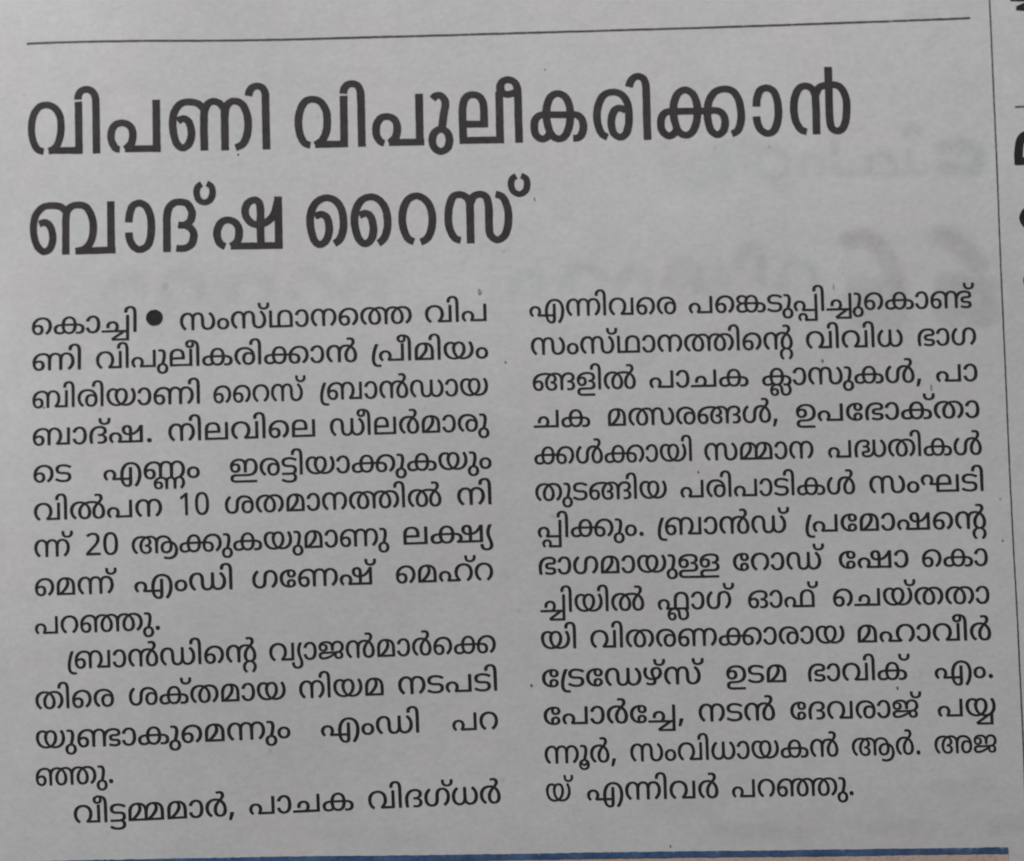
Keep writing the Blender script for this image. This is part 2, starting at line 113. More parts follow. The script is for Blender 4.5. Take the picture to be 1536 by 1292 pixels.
    65: (228, '-34,843 ~4,843 ~61,827 83,810 ~111,789 ~143,732 ~157,641 157,567 157,0 71,0 71,542 ~71,594 ~66,670 ~53,723 41,739 ~29,755 ~-6,773 -32,773 ~-54,773 ~-97,754 ~-125,713 -125,678 ~-125,669 ~-122,650 -121,641 -205,626 ~-207,638 ~-211,663 -211,674 ~-211,731 ~-162,806 ~-81,843'),
    30: (939, '297,566 ~352,566 ~437,544 ~503,497 531,458 501,470 ~531,512 ~614,566 685,566 ~759,566 ~854,510 ~899,424 899,377 ~899,337 ~877,277 ~834,233 801,216 636,181 574,173 ~546,169 ~468,166 439,166 242,166 ~202,166 ~161,161 149,156 ~133,149 ~121,128 121,114 ~121,89 ~147,64 ~184,56 199,56 ~245,56 ~331,76 ~409,106 444,121 ~467,131 ~510,150 ~554,167 ~598,182 621,188 ~644,196 ~673,211 ~695,222 ~718,229 735,229 ~772,229 ~835,206 ~873,156 873,115 ~873,54 ~795,-12 726,-12 ~669,-12 ~604,27 ~576,88 576,119 ~576,148 ~610,189 638,198 690,217 ~680,211 ~659,187 ~645,150 645,124 ~645,85 ~690,50 725,50 ~765,50 ~797,89 797,115 ~797,141 ~775,169 ~740,181 722,181 ~696,181 ~654,163 632,146 626,155 ~613,142 ~582,117 ~544,93 520,81 ~464,53 ~357,11 ~252,-12 199,-12 ~158,-12 ~84,11 ~38,66 38,113 ~38,140 ~62,190 89,206 ~109,219 ~170,233 225,233 572,233 ~628,233 ~705,242 ~758,261 775,276 ~795,293 ~813,342 813,373 ~813,400 ~788,457 ~729,496 677,496 ~645,496 ~597,477 582,459 ~564,438 ~550,372 550,310 550,259 467,259 467,323 ~467,367 ~448,442 417,467 ~399,481 ~344,499 294,499 ~238,499 ~163,481 136,456 ~132,452 ~126,437 124,430 ~119,414 ~115,394 115,381 ~115,337 ~159,300 194,300 ~222,300 ~253,320 ~266,351 266,367 ~266,397 ~230,430 192,430 ~151,430 ~90,394 71,373 75,415 ~100,442 ~170,478 212,478 ~259,478 ~316,446 ~342,395 342,366 ~342,333 ~312,275 ~247,240 195,240 ~122,240 ~43,315 43,385 ~43,436 ~101,518 ~214,566'),
    163: (1506, '523,566 ~603,566 ~706,491 ~756,362 756,279 ~756,185 ~700,55 ~596,-12 524,-12 ~470,-12 ~383,25 352,62 ~321,99 ~288,208 288,279 ~288,413 ~414,566|523,496 ~447,496 ~374,388 374,278 ~374,204 ~407,106 ~473,58 521,58 ~570,58 ~636,105 ~670,203 670,278 ~670,353 ~637,450 ~571,496|216,-12 ~126,-12 ~32,76 32,152 ~32,199 ~74,268 109,288 ~133,302 ~192,320 ~275,328 333,328 961,328 ~1014,328 ~1086,315 ~1137,290 1156,271 ~1177,249 ~1199,189 1199,151 ~1199,76 ~1107,-12 1024,-12 ~968,-12 ~880,35 ~830,131 830,204 ~830,225 ~834,269 836,288 ~837,293 ~838,302 839,307 ~853,370 ~913,466 ~998,532 ~1104,566 1165,566 ~1242,566 ~1356,522 ~1430,444 ~1467,340 1467,281 ~1467,211 ~1425,102 ~1353,20 1306,-9 1257,54 ~1290,74 ~1345,134 ~1378,218 1378,271 ~1378,337 ~1329,437 ~1233,494 1162,494 ~1104,494 ~1007,450 ~938,365 922,305 ~921,300 ~920,289 918,284 ~915,266 ~911,224 911,206 ~911,154 ~938,87 ~989,56 1026,56 ~1067,56 ~1116,100 1116,148 ~1116,174 ~1101,212 1087,225 ~1068,243 ~1005,258 946,258 331,258 ~260,258 ~185,247 157,229 ~139,218 ~118,180 118,154 ~118,121 ~143,78 ~189,58 219,58 ~251,58 ~316,79 352,106 402,52 ~372,30 ~314,2 ~253,-12'),
    166: (1038, '216,-12 ~126,-12 ~32,76 32,152 ~32,199 ~74,268 109,288 ~133,302 ~192,320 ~275,328 333,328 716,328 ~802,328 ~905,308 942,282 ~971,262 ~1006,199 1006,152 ~1006,76 ~916,-12 832,-12 ~807,-12 ~754,-7 731,0 750,67 ~764,63 ~803,58 819,58 ~870,58 ~920,105 920,151 ~920,180 ~898,217 880,229 ~852,247 ~771,258 708,258 331,258 ~260,258 ~185,247 157,229 ~139,218 ~118,180 118,154 ~118,121 ~143,78 ~189,58 219,58 ~251,58 ~316,79 352,106 402,52 ~372,30 ~314,2 ~253,-12|523,566 ~603,566 ~706,491 ~756,362 756,279 ~756,180 ~700,56 ~596,-2 524,-2 ~470,-2 ~382,26 352,62 ~321,99 ~288,208 288,279 ~288,413 ~414,566|523,496 ~447,496 ~374,388 374,278 ~374,204 ~407,106 ~473,58 521,58 ~570,58 ~636,105 ~670,203 670,278 ~670,353 ~637,450 ~571,496|818,-337 ~772,-337 ~710,-314 687,-292 ~665,-270 ~642,-202 642,-156 642,-153 ~642,-113 ~625,-56 608,-39 ~594,-25 ~550,-7 512,-7 ~474,-7 ~412,-35 ~372,-87 366,-125 ~365,-134 ~364,-151 364,-165 ~364,-207 ~385,-256 ~419,-277 439,-277 ~471,-277 ~505,-243 505,-209 ~505,-177 ~470,-144 441,-144 ~410,-144 ~358,-174 336,-197 324,-148 ~347,-122 ~415,-84 453,-84 ~512,-84 ~576,-155 576,-210 ~576,-266 ~508,-337 438,-337 ~371,-337 ~292,-242 292,-162 ~292,-114 ~324,-36 ~382,18 ~462,47 509,47 ~541,47 ~597,40 ~642,26 659,13 ~694,-12 ~721,-88 721,-139 721,-145 ~721,-182 ~732,-229 745,-243 ~756,-256 ~790,-270 819,-270 ~866,-270 ~923,-208 923,-153 ~923,-100 ~881,-23 848,3 898,54 ~943,17 ~1001,-80 1001,-148 ~1001,-203 ~957,-288 ~876,-337'),
    23: (1038, '216,-12 ~126,-12 ~32,76 32,152 ~32,199 ~74,268 109,288 ~133,302 ~192,320 ~275,328 333,328 716,328 ~802,328 ~905,308 942,282 ~971,262 ~1006,199 1006,152 ~1006,76 ~916,-12 832,-12 ~807,-12 ~754,-7 731,0 750,67 ~764,63 ~803,58 819,58 ~870,58 ~920,105 920,151 ~920,180 ~898,217 880,229 ~852,247 ~771,258 708,258 331,258 ~260,258 ~185,247 157,229 ~139,218 ~118,180 118,154 ~118,121 ~143,78 ~189,58 219,58 ~251,58 ~316,79 352,106 402,52 ~372,30 ~314,2 ~253,-12|523,566 ~603,566 ~706,491 ~756,362 756,279 ~756,185 ~700,55 ~596,-12 524,-12 ~470,-12 ~383,25 352,62 ~321,99 ~288,208 288,279 ~288,413 ~414,566|523,496 ~447,496 ~374,388 374,278 ~374,204 ~407,106 ~473,58 521,58 ~570,58 ~636,105 ~670,203 670,278 ~670,353 ~637,450 ~571,496'),
    167: (1696, '523,566 ~603,566 ~706,491 ~756,362 756,279 ~756,185 ~700,55 ~596,-12 524,-12 ~470,-12 ~383,25 352,62 ~321,99 ~288,208 288,279 ~288,413 ~414,566|523,496 ~448,496 ~374,388 374,278 ~374,204 ~407,106 ~473,58 521,58 ~570,58 ~636,105 ~670,203 670,278 ~670,353 ~637,450 ~571,496|216,-12 ~126,-12 ~32,76 32,152 ~32,199 ~74,268 109,288 ~133,302 ~192,320 ~275,328 333,328 708,328 ~793,328 ~901,308 939,282 ~968,263 ~1001,203 1001,160 ~1001,135 ~984,93 ~952,58 927,41 907,70 1225,70 1209,0 840,0 823,67 ~862,72 ~915,114 915,158 ~915,183 ~896,217 879,228 ~851,248 ~767,258 704,258 331,258 ~260,258 ~185,247 157,229 ~139,218 ~118,178 118,152 ~118,119 ~143,78 ~189,58 219,58 ~251,58 ~316,79 352,106 402,52 ~372,30 ~314,2 ~253,-12|1205,0 1205,381 ~1205,411 ~1197,459 1185,473 ~1177,483 ~1153,496 1133,496 ~1102,496 ~1066,457 1066,418 ~1066,388 ~1091,336 ~1152,304 1205,304 1230,304 ~1292,304 ~1388,348 ~1462,421 ~1519,509 1541,554 1625,554 1625,0|1137,566 ~1170,566 ~1221,551 1240,536 ~1266,516 ~1291,447 1291,386 1291,70 1539,70 1539,329 ~1539,346 ~1540,392 ~1542,434 1544,445 1546,443 ~1519,378 ~1426,285 ~1308,235 1243,235 1212,235 ~1131,235 ~1028,284 ~980,367 980,417 ~980,455 ~1016,523 ~1086,566'),
    119: (1198, '731,566 ~775,566 ~856,557 ~930,537 961,519 984,509 ~1074,463 ~1159,310 1159,221 ~1159,112 ~1055,-12 957,-12 ~894,-12 ~805,41 ~759,144 759,217 ~759,275 ~795,374 ~860,462 902,501 929,530 ~958,556 ~1002,616 1002,651 ~1002,678 ~966,720 924,720 ~902,720 ~862,714 849,709 830,778 ~847,783 ~905,792 938,792 ~998,792 ~1063,749 ~1089,691 1089,668 ~1089,616 ~1036,534 990,491 969,464 ~927,429 ~873,348 ~847,261 847,215 ~847,154 ~878,85 ~929,58 958,58 ~1013,58 ~1070,137 1070,215 ~1070,271 ~1037,365 ~971,438 919,461 902,468 ~867,481 ~781,494 730,494 ~684,494 ~595,481 554,464 535,456 ~471,426 ~391,312 391,221 ~391,157 ~424,86 ~477,58 507,58 ~538,58 ~591,85 ~623,156 623,221 ~623,277 ~585,377 ~519,453 475,473 454,483 ~431,491 ~387,497 359,497 ~284,497 ~181,438 ~128,337 128,273 ~128,221 ~158,139 ~213,77 250,54 200,-9 ~157,16 ~84,95 ~39,206 39,277 ~39,339 ~80,444 ~160,522 ~276,566 351,566 ~400,566 ~483,547 524,524 549,503 ~619,463 ~711,315 711,219 ~711,148 ~664,44 ~573,-12 507,-12 ~442,-12 ~350,44 ~303,148 303,219 ~303,284 ~343,388 ~415,469 462,498 488,513 ~541,542 ~659,566'),
    52: (859, '788,554 788,0 63,0 63,313 ~63,387 ~96,475 126,504 ~158,535 ~247,566 305,566 ~365,566 ~454,536 483,507 ~515,476 ~544,383 544,322 544,222 149,222 149,70 702,70 702,554|304,496 ~223,496 ~149,413 149,321 149,292 458,292 458,320 ~458,415 ~384,496'),
    120: (1044, '783,792 ~843,792 ~909,749 ~935,691 935,668 ~935,616 ~882,534 835,491 815,464 ~773,429 ~719,348 ~693,261 693,215 ~693,154 ~724,86 ~775,58 804,58 ~860,58 ~916,138 916,215 ~916,254 ~899,330 ~864,398 ~812,454 776,473 ~759,483 ~708,495 682,495 ~645,495 ~580,476 559,459 ~523,431 ~492,332 492,263 492,246 ~492,197 ~481,126 ~458,73 439,51 ~413,21 ~335,-12 278,-12 ~205,-12 ~97,53 ~39,177 39,263 ~39,331 ~74,438 ~144,527 194,566 248,504 ~213,480 ~158,412 ~127,322 127,265 ~127,203 ~163,111 ~230,60 274,60 ~316,60 ~363,85 377,106 ~394,132 ~404,222 404,265 404,280 ~404,367 ~448,473 488,507 ~526,539 ~620,566 677,566 ~715,566 ~785,549 815,535 835,525 ~890,493 ~966,396 ~1005,281 1005,220 ~1005,112 ~902,-12 804,-12 ~740,-12 ~651,41 ~605,144 605,217 ~605,275 ~641,374 ~706,462 748,501 777,532 ~806,558 ~848,616 848,651 ~848,678 ~813,720 770,720 ~748,720 ~708,714 695,709 676,778 ~693,783 ~751,792'),
    223: (1431, '398,496 ~340,496 ~248,476 ~179,440 ~133,395 122,369 ~121,365 ~124,354 123,351 ~120,340 ~117,320 117,312 ~117,250 ~162,183 209,183 ~254,183 ~295,235 295,270 ~295,292 ~279,328 ~243,350 214,350 ~168,350 ~109,298 89,271 66,329 ~82,349 ~129,389 ~191,416 229,416 ~281,416 ~347,375 ~378,309 378,270 ~378,230 ~342,159 ~268,115 210,115 ~159,115 ~82,161 ~40,250 40,313 ~40,367 ~87,460 ~179,528 ~313,566 399,566 ~494,566 ~615,529 ~673,456 673,402 ~673,368 ~646,313 ~588,274 541,263 447,279 447,310 454,310 ~489,310 ~537,318 554,331 ~572,345 ~586,375 586,396 ~586,427 ~549,471 ~467,496|685,144 ~685,113 ~662,60 641,42 ~625,28 ~583,9 ~521,0 473,0 261,0 ~220,0 ~178,-6 166,-13 ~150,-20 ~136,-46 136,-62 ~136,-77 ~146,-102 159,-110 ~172,-119 ~217,-129 259,-129 867,-129 979,-201 255,-201 ~203,-201 ~131,-185 106,-170 ~78,-153 ~50,-101 50,-68 ~50,-33 ~75,22 103,40 ~117,50 ~153,63 ~203,70 238,70 465,70 ~506,70 ~559,80 574,93 ~586,103 ~598,132 598,154 ~598,174 ~582,206 565,218 ~550,228 ~505,240 466,240 447,240 447,293 552,285 ~621,272 ~685,196|1105,496 ~1047,496 ~955,476 ~886,440 ~840,395 829,369 ~828,365 ~831,354 830,351 ~827,340 ~824,320 824,312 ~824,250 ~869,183 916,183 ~961,183 ~1002,235 1002,270 ~1002,292 ~986,328 ~950,350 921,350 ~875,350 ~816,298 796,271 773,329 ~789,349 ~836,389 ~898,416 936,416 ~988,416 ~1054,375 ~1085,309 1085,270 ~1085,230 ~1049,159 ~975,115 917,115 ~866,115 ~789,161 ~747,250 747,313 ~747,367 ~794,460 ~886,528 ~1020,566 1106,566 ~1201,566 ~1322,529 ~1380,456 1380,402 ~1380,368 ~1353,313 ~1295,274 1248,263 1154,279 1154,310 1161,310 ~1196,310 ~1244,318 1261,331 ~1279,345 ~1293,375 1293,396 ~1293,427 ~1256,471 ~1174,496|1392,144 ~1392,113 ~1369,60 1348,42 ~1332,28 ~1290,9 ~1228,0 1180,0 968,0 ~927,0 ~885,-6 873,-13 ~857,-20 ~843,-46 843,-62 ~843,-77 ~853,-102 866,-110 ~879,-119 ~924,-129 966,-129 1374,-129 1374,-201 962,-201 ~928,-201 ~878,-194 ~840,-180 823,-170 ~795,-153 ~757,-101 757,-68 ~757,-33 ~782,22 810,40 ~824,50 ~860,63 ~910,70 945,70 1172,70 ~1213,70 ~1266,80 1281,93 ~1293,103 ~1305,132 1305,154 ~1305,174 ~1289,206 1272,218 ~1257,228 ~1212,240 1173,240 1154,240 1154,293 1259,285 ~1328,272 ~1392,196'),
    53: (724, '398,496 ~340,496 ~248,476 ~179,440 ~133,395 122,369 ~121,365 ~124,354 123,351 ~120,340 ~117,320 117,312 ~117,250 ~162,183 209,183 ~254,183 ~295,235 295,270 ~295,292 ~279,328 ~243,350 214,350 ~168,350 ~109,298 89,271 66,329 ~82,349 ~129,389 ~191,416 229,416 ~281,416 ~347,375 ~378,309 378,270 ~378,230 ~342,159 ~268,115 210,115 ~159,115 ~82,161 ~40,250 40,313 ~40,367 ~87,460 ~179,528 ~313,566 399,566 ~494,566 ~615,529 ~673,456 673,402 ~673,368 ~646,313 ~588,274 541,263 447,279 447,310 454,310 ~489,310 ~537,318 554,331 ~572,345 ~586,375 586,396 ~586,427 ~549,471 ~467,496|685,144 ~685,113 ~662,60 641,42 ~625,28 ~583,9 ~521,0 473,0 261,0 ~220,0 ~178,-6 166,-13 ~150,-20 ~136,-46 136,-62 ~136,-77 ~146,-102 159,-110 ~172,-119 ~217,-129 259,-129 667,-129 667,-201 255,-201 ~203,-201 ~131,-185 106,-170 ~78,-153 ~50,-101 50,-68 ~50,-33 ~75,22 103,40 ~117,50 ~153,63 ~203,70 238,70 465,70 ~506,70 ~559,80 574,93 ~586,103 ~598,132 598,154 ~598,174 ~582,206 565,218 ~550,228 ~505,240 466,240 447,240 447,293 552,285 ~621,272 ~685,196'),
    54: (654, '263,404 ~263,472 ~353,566 441,566 ~505,566 ~582,514 ~617,434 617,392 ~617,325 ~552,215 ~433,150 351,150 330,150 ~230,150 ~100,216 ~37,330 37,401 ~37,439 ~61,522 91,566 158,529 ~136,491 ~123,433 123,404 ~123,340 ~176,258 ~270,219 332,219 351,219 ~409,219 ~489,267 ~531,348 531,397 ~531,436 ~492,497 439,497 ~407,497 ~366,472 ~347,430 347,403 ~347,361 ~374,293 ~408,229 ~435,163 435,123 ~435,94 ~410,31 ~340,-12 272,-12 ~235,-12 ~153,5 112,27 143,94 ~170,78 ~235,59 271,59 ~321,59 ~352,98 352,126 ~352,164 ~325,227 ~290,288 ~263,358'),
    215: (1240, '354,566 ~410,566 ~490,549 ~550,517 575,493 ~602,468 ~635,404 ~650,322 650,271 650,0 60,0 60,268 ~60,320 ~77,403 ~112,468 138,493 ~175,528 ~280,566|307,495 ~265,495 ~201,453 181,418 ~165,390 ~146,309 146,249 146,68 151,68 ~219,119 ~325,231 ~386,347 386,402 ~386,430 ~369,471 ~335,495|472,393 ~472,334 ~418,220 ~318,105 249,45 247,65 ~276,67 ~332,70 360,70 577,70 577,249 ~577,323 ~548,421 ~482,480 428,494 430,501 ~449,479 ~472,430|871,566 ~950,566 ~1063,529 1100,494 ~1127,469 ~1163,405 ~1180,321 1180,266 1180,0 587,0 587,273 ~587,321 ~603,400 ~635,465 660,491 ~683,515 ~741,548 ~819,566|824,495 ~782,495 ~718,453 698,418 ~682,390 ~663,309 663,249 663,68 668,68 ~736,119 ~842,231 ~903,347 903,402 ~903,430 ~886,471 ~852,495|989,393 ~989,334 ~935,220 ~835,105 766,45 764,65 ~793,67 ~849,70 877,70 1093,70 1093,249 ~1093,323 ~1064,421 ~999,480 945,494 947,501 ~966,479 ~989,430'),
    48: (723, '354,566 ~433,566 ~546,529 583,494 ~611,469 ~646,405 ~663,321 663,266 663,0 60,0 60,268 ~60,320 ~77,403 ~112,468 138,493 ~175,528 ~280,566|307,495 ~265,495 ~201,453 181,418 ~165,390 ~146,309 146,249 146,68 151,68 ~219,119 ~325,231 ~386,347 386,402 ~386,430 ~369,471 ~335,495|472,393 ~472,334 ~418,220 ~318,105 249,45 247,65 ~276,67 ~332,70 360,70 577,70 577,249 ~577,323 ~548,421 ~482,480 428,494 430,501 ~449,479 ~472,430'),
    117: (1062, '288,566 ~332,566 ~400,542 ~452,494 472,457 498,227 498,0 412,0 412,282 ~412,347 ~404,414 390,436 ~373,465 ~321,494 284,494 ~238,494 ~167,441 ~127,350 127,292 ~127,232 ~160,142 ~214,78 247,55 189,-8 ~146,27 ~78,110 ~39,219 39,292 ~39,373 ~100,496 ~212,566|822,-12 ~758,-12 ~669,41 ~623,144 623,217 ~623,275 ~660,374 ~725,462 767,501 796,532 ~825,558 ~866,616 866,651 ~866,678 ~830,720 788,720 ~766,720 ~726,714 713,709 694,778 ~711,783 ~769,792 801,792 ~861,792 ~927,749 ~953,691 953,668 ~953,616 ~900,534 853,491 833,464 ~791,429 ~737,348 ~711,261 711,215 ~711,154 ~742,85 ~793,58 822,58 ~877,58 ~934,137 934,215 ~934,267 ~902,368 ~838,450 788,473 ~766,484 ~718,494 689,494 ~636,494 ~571,472 551,452 ~534,435 ~510,389 ~498,320 498,266 498,100 422,100 422,292 448,451 ~471,489 ~541,540 ~631,566 685,566 ~727,566 ~799,550 833,533 ~838,531 ~848,525 852,523 ~911,490 ~987,391 ~1023,277 1023,221 ~1023,112 ~920,-12'),
    42: (911, '288,566 ~334,566 ~400,539 ~446,494 462,465 449,466 ~480,518 ~566,566 630,566 ~707,566 ~815,493 ~872,369 872,292 ~872,226 ~836,120 ~767,31 717,-8 663,53 ~698,78 ~753,145 ~784,234 784,292 ~784,350 ~746,441 ~676,494 629,494 ~588,494 ~535,465 519,436 ~506,414 ~498,350 498,291 498,0 412,0 412,291 ~412,348 ~404,414 390,436 ~373,465 ~321,494 284,494 ~238,494 ~167,441 ~127,350 127,292 ~127,232 ~160,142 ~214,78 247,55 189,-8 ~146,27 ~78,110 ~39,219 39,292 ~39,373 ~100,496 ~212,566'),
    203: (1257, '629,566 ~696,566 ~779,516 804,472 792,465 ~830,521 ~914,566 977,566 ~1054,566 ~1161,493 ~1218,369 1218,292 ~1218,226 ~1183,120 ~1114,31 1063,-8 1010,53 ~1045,78 ~1099,145 ~1130,234 1130,292 ~1130,350 ~1092,441 ~1023,494 976,494 ~934,494 ~881,465 865,436 ~852,413 ~844,351 844,292 844,0 758,0 758,316 ~758,368 ~743,438 723,459 ~708,476 ~662,494 628,494 ~597,494 ~551,473 535,456 ~516,435 ~498,369 498,307 498,0 412,0 412,292 ~412,349 ~404,414 390,436 ~373,465 ~321,494 284,494 ~238,494 ~167,441 ~127,350 127,292 ~127,232 ~160,142 ~214,78 247,55 189,-8 ~146,27 ~78,110 ~39,219 39,292 ~39,373 ~100,496 ~212,566 288,566 ~334,566 ~400,539 ~446,494 462,465 451,472 ~483,519 ~574,566'),
    205: (1061, '288,566 ~332,566 ~400,542 ~452,494 472,457 499,227 499,0 412,0 412,282 ~412,347 ~404,414 390,436 ~373,465 ~321,494 284,494 ~238,494 ~167,441 ~127,350 127,292 ~127,232 ~160,142 ~214,78 247,55 189,-8 ~146,27 ~78,110 ~39,219 39,292 ~39,373 ~100,496 ~212,566|822,-2 ~758,-2 ~669,44 ~623,141 623,217 ~623,275 ~660,374 ~725,462 767,501 796,532 ~825,558 ~866,616 866,651 ~866,678 ~830,720 788,720 ~766,720 ~726,714 713,709 694,778 ~711,783 ~769,792 801,792 ~861,792 ~927,749 ~953,691 953,668 ~953,616 ~900,534 853,491 833,464 ~791,429 ~737,348 ~711,261 711,215 ~711,154 ~742,85 ~793,58 822,58 ~877,58 ~934,137 934,215 ~934,267 ~902,368 ~838,450 788,473 ~766,484 ~718,494 689,494 ~636,494 ~571,472 551,452 ~534,435 ~510,389 ~499,320 499,266 499,100 422,100 422,292 448,451 ~471,489 ~541,540 ~631,566 685,566 ~727,566 ~799,550 833,533 ~838,531 ~848,525 852,523 ~911,490 ~987,391 ~1023,277 1023,221 ~1023,145 ~977,46 ~887,-2|805,50 ~878,50 ~975,-2 ~1024,-90 1024,-145 ~1024,-211 ~965,-304 921,-337 871,-284 ~904,-263 ~944,-196 944,-153 ~944,-87 ~873,-6 805,-6 ~738,-6 ~665,-88 665,-150 ~665,-195 ~701,-259 737,-284 687,-337 ~648,-308 ~585,-217 585,-147 ~585,-92 ~635,-3 ~733,50'),
    173: (1059, '544,566 ~624,566 ~727,491 ~777,362 777,279 ~777,185 ~721,55 ~617,-12 545,-12 ~491,-12 ~404,25 373,62 ~342,99 ~309,208 309,279 ~309,367 ~366,495 ~471,566|544,496 ~468,496 ~395,388 395,278 ~395,204 ~428,106 ~494,58 542,58 ~591,58 ~657,105 ~691,203 691,278 ~691,353 ~658,450 ~592,496|229,-12 ~167,-12 ~80,27 ~36,98 36,146 ~36,186 ~68,243 ~124,282 161,294 ~186,302 ~236,311 ~290,316 318,316 379,328 737,328 ~823,328 ~926,308 963,282 ~992,262 ~1027,199 1027,152 ~1027,76 ~937,-12 853,-12 ~828,-12 ~775,-7 752,0 771,67 ~785,63 ~824,58 840,58 ~891,58 ~941,105 941,151 ~941,180 ~919,217 901,229 ~873,247 ~792,258 730,258 345,258 ~271,258 ~193,247 164,229 ~145,217 ~122,180 122,153 ~122,121 ~149,78 ~198,58 231,58 ~267,58 ~335,79 374,106 424,52 ~393,30 ~332,2 ~268,-12|220,566 ~282,566 ~367,527 407,494 361,438 ~330,465 ~266,496 222,496 ~177,496 ~124,453 124,418 ~124,399 ~138,368 151,357 ~168,342 ~230,328 283,328 331,328 312,269 ~257,269 ~158,284 ~84,318 ~41,377 41,422 ~41,462 ~83,527 ~164,566'),
    175: (1561, '481,496 ~362,496 ~201,427 ~120,307 120,230 ~120,172 ~152,96 ~207,58 240,58 ~265,58 ~303,81 ~325,126 325,158 ~325,201 ~279,258 232,258 ~192,258 ~122,218 93,186 77,248 ~107,284 ~197,328 246,328 ~295,328 ~367,290 ~408,217 408,165 ~408,110 ~366,30 ~289,-12 237,-12 ~185,-12 ~94,41 ~39,151 39,236 ~39,322 ~106,447 ~226,527 ~386,566 479,566 ~556,566 ~661,548 710,531 ~715,529 ~729,517 734,515 ~789,501 ~851,456 ~878,400 878,368 ~878,344 ~862,302 ~823,268 790,253 794,256 ~838,242 ~889,180 889,136 ~889,97 ~850,29 ~767,-12 700,-12 ~625,-12 ~524,54 ~474,166 474,235 ~474,291 ~507,393 ~578,481 635,515 ~640,518 ~650,524 656,527 ~692,545 ~779,566 836,566 ~904,566 ~994,532 ~1056,477 1078,444 1104,225 1104,0 1017,0 1017,282 ~1017,355 ~992,431 968,454 ~946,474 ~882,499 824,499 ~797,499 ~749,492 729,486 ~682,472 ~616,416 ~576,344 ~558,271 558,239 ~558,151 ~632,55 702,55 ~754,55 ~805,97 805,138 ~805,175 ~747,218 687,218 668,218 668,288 682,288 ~744,288 ~794,332 794,369 ~794,414 ~726,468 663,479 ~637,486 ~576,493 ~512,496|1299,566 ~1368,566 ~1462,525 ~1511,455 1511,411 ~1511,379 ~1490,328 ~1445,289 1409,274 1405,280 ~1463,264 ~1522,191 1522,141 ~1522,70 ~1427,-11 1343,-11 ~1312,-11 ~1265,-4 1245,0 1263,69 ~1283,65 ~1314,59 1333,59 ~1383,59 ~1435,98 1435,144 ~1435,163 ~1421,197 1405,210 ~1389,224 ~1340,240 1287,240 1262,240 1262,310 1287,310 ~1325,310 ~1383,324 1400,341 ~1412,352 ~1424,383 1424,403 ~1424,448 ~1356,494 1299,494 ~1251,494 ~1180,465 1157,440 ~1141,423 ~1117,376 ~1104,302 1104,243 1104,80 1028,80 1028,243 1060,438 ~1079,475 ~1147,533 ~1242,566'),
    37: (1368, '358,566 ~442,566 ~542,512 576,469 562,472 ~594,519 ~685,566 740,566 ~807,566 ~890,516 915,472 903,465 ~941,521 ~1027,566 1088,566 ~1165,566 ~1273,493 ~1329,369 1329,292 ~1329,226 ~1294,119 ~1225,31 1174,-9 1121,53 ~1156,78 ~1210,145 ~1241,234 1241,292 ~1241,350 ~1203,441 ~1134,494 1087,494 ~1048,494 ~993,466 977,437 ~964,414 ~955,350 955,288 955,0 869,0 869,316 ~869,371 ~854,438 834,459 ~819,476 ~773,494 739,494 ~708,494 ~662,473 646,456 ~627,435 ~609,369 609,307 609,0 523,0 523,299 ~523,364 ~501,435 478,456 ~457,475 ~398,494 357,494 ~285,494 ~180,427 ~123,312 123,239 123,228 ~123,172 ~153,96 ~206,58 242,58 ~267,58 ~305,81 ~327,125 327,157 ~327,207 ~275,258 233,258 ~194,258 ~124,218 95,186 80,248 ~109,284 ~199,328 248,328 ~296,328 ~369,290 ~410,217 410,165 ~410,110 ~368,30 ~292,-12 240,-12 ~188,-12 ~97,40 ~42,152 42,241 ~42,347 ~127,491 ~270,566'),
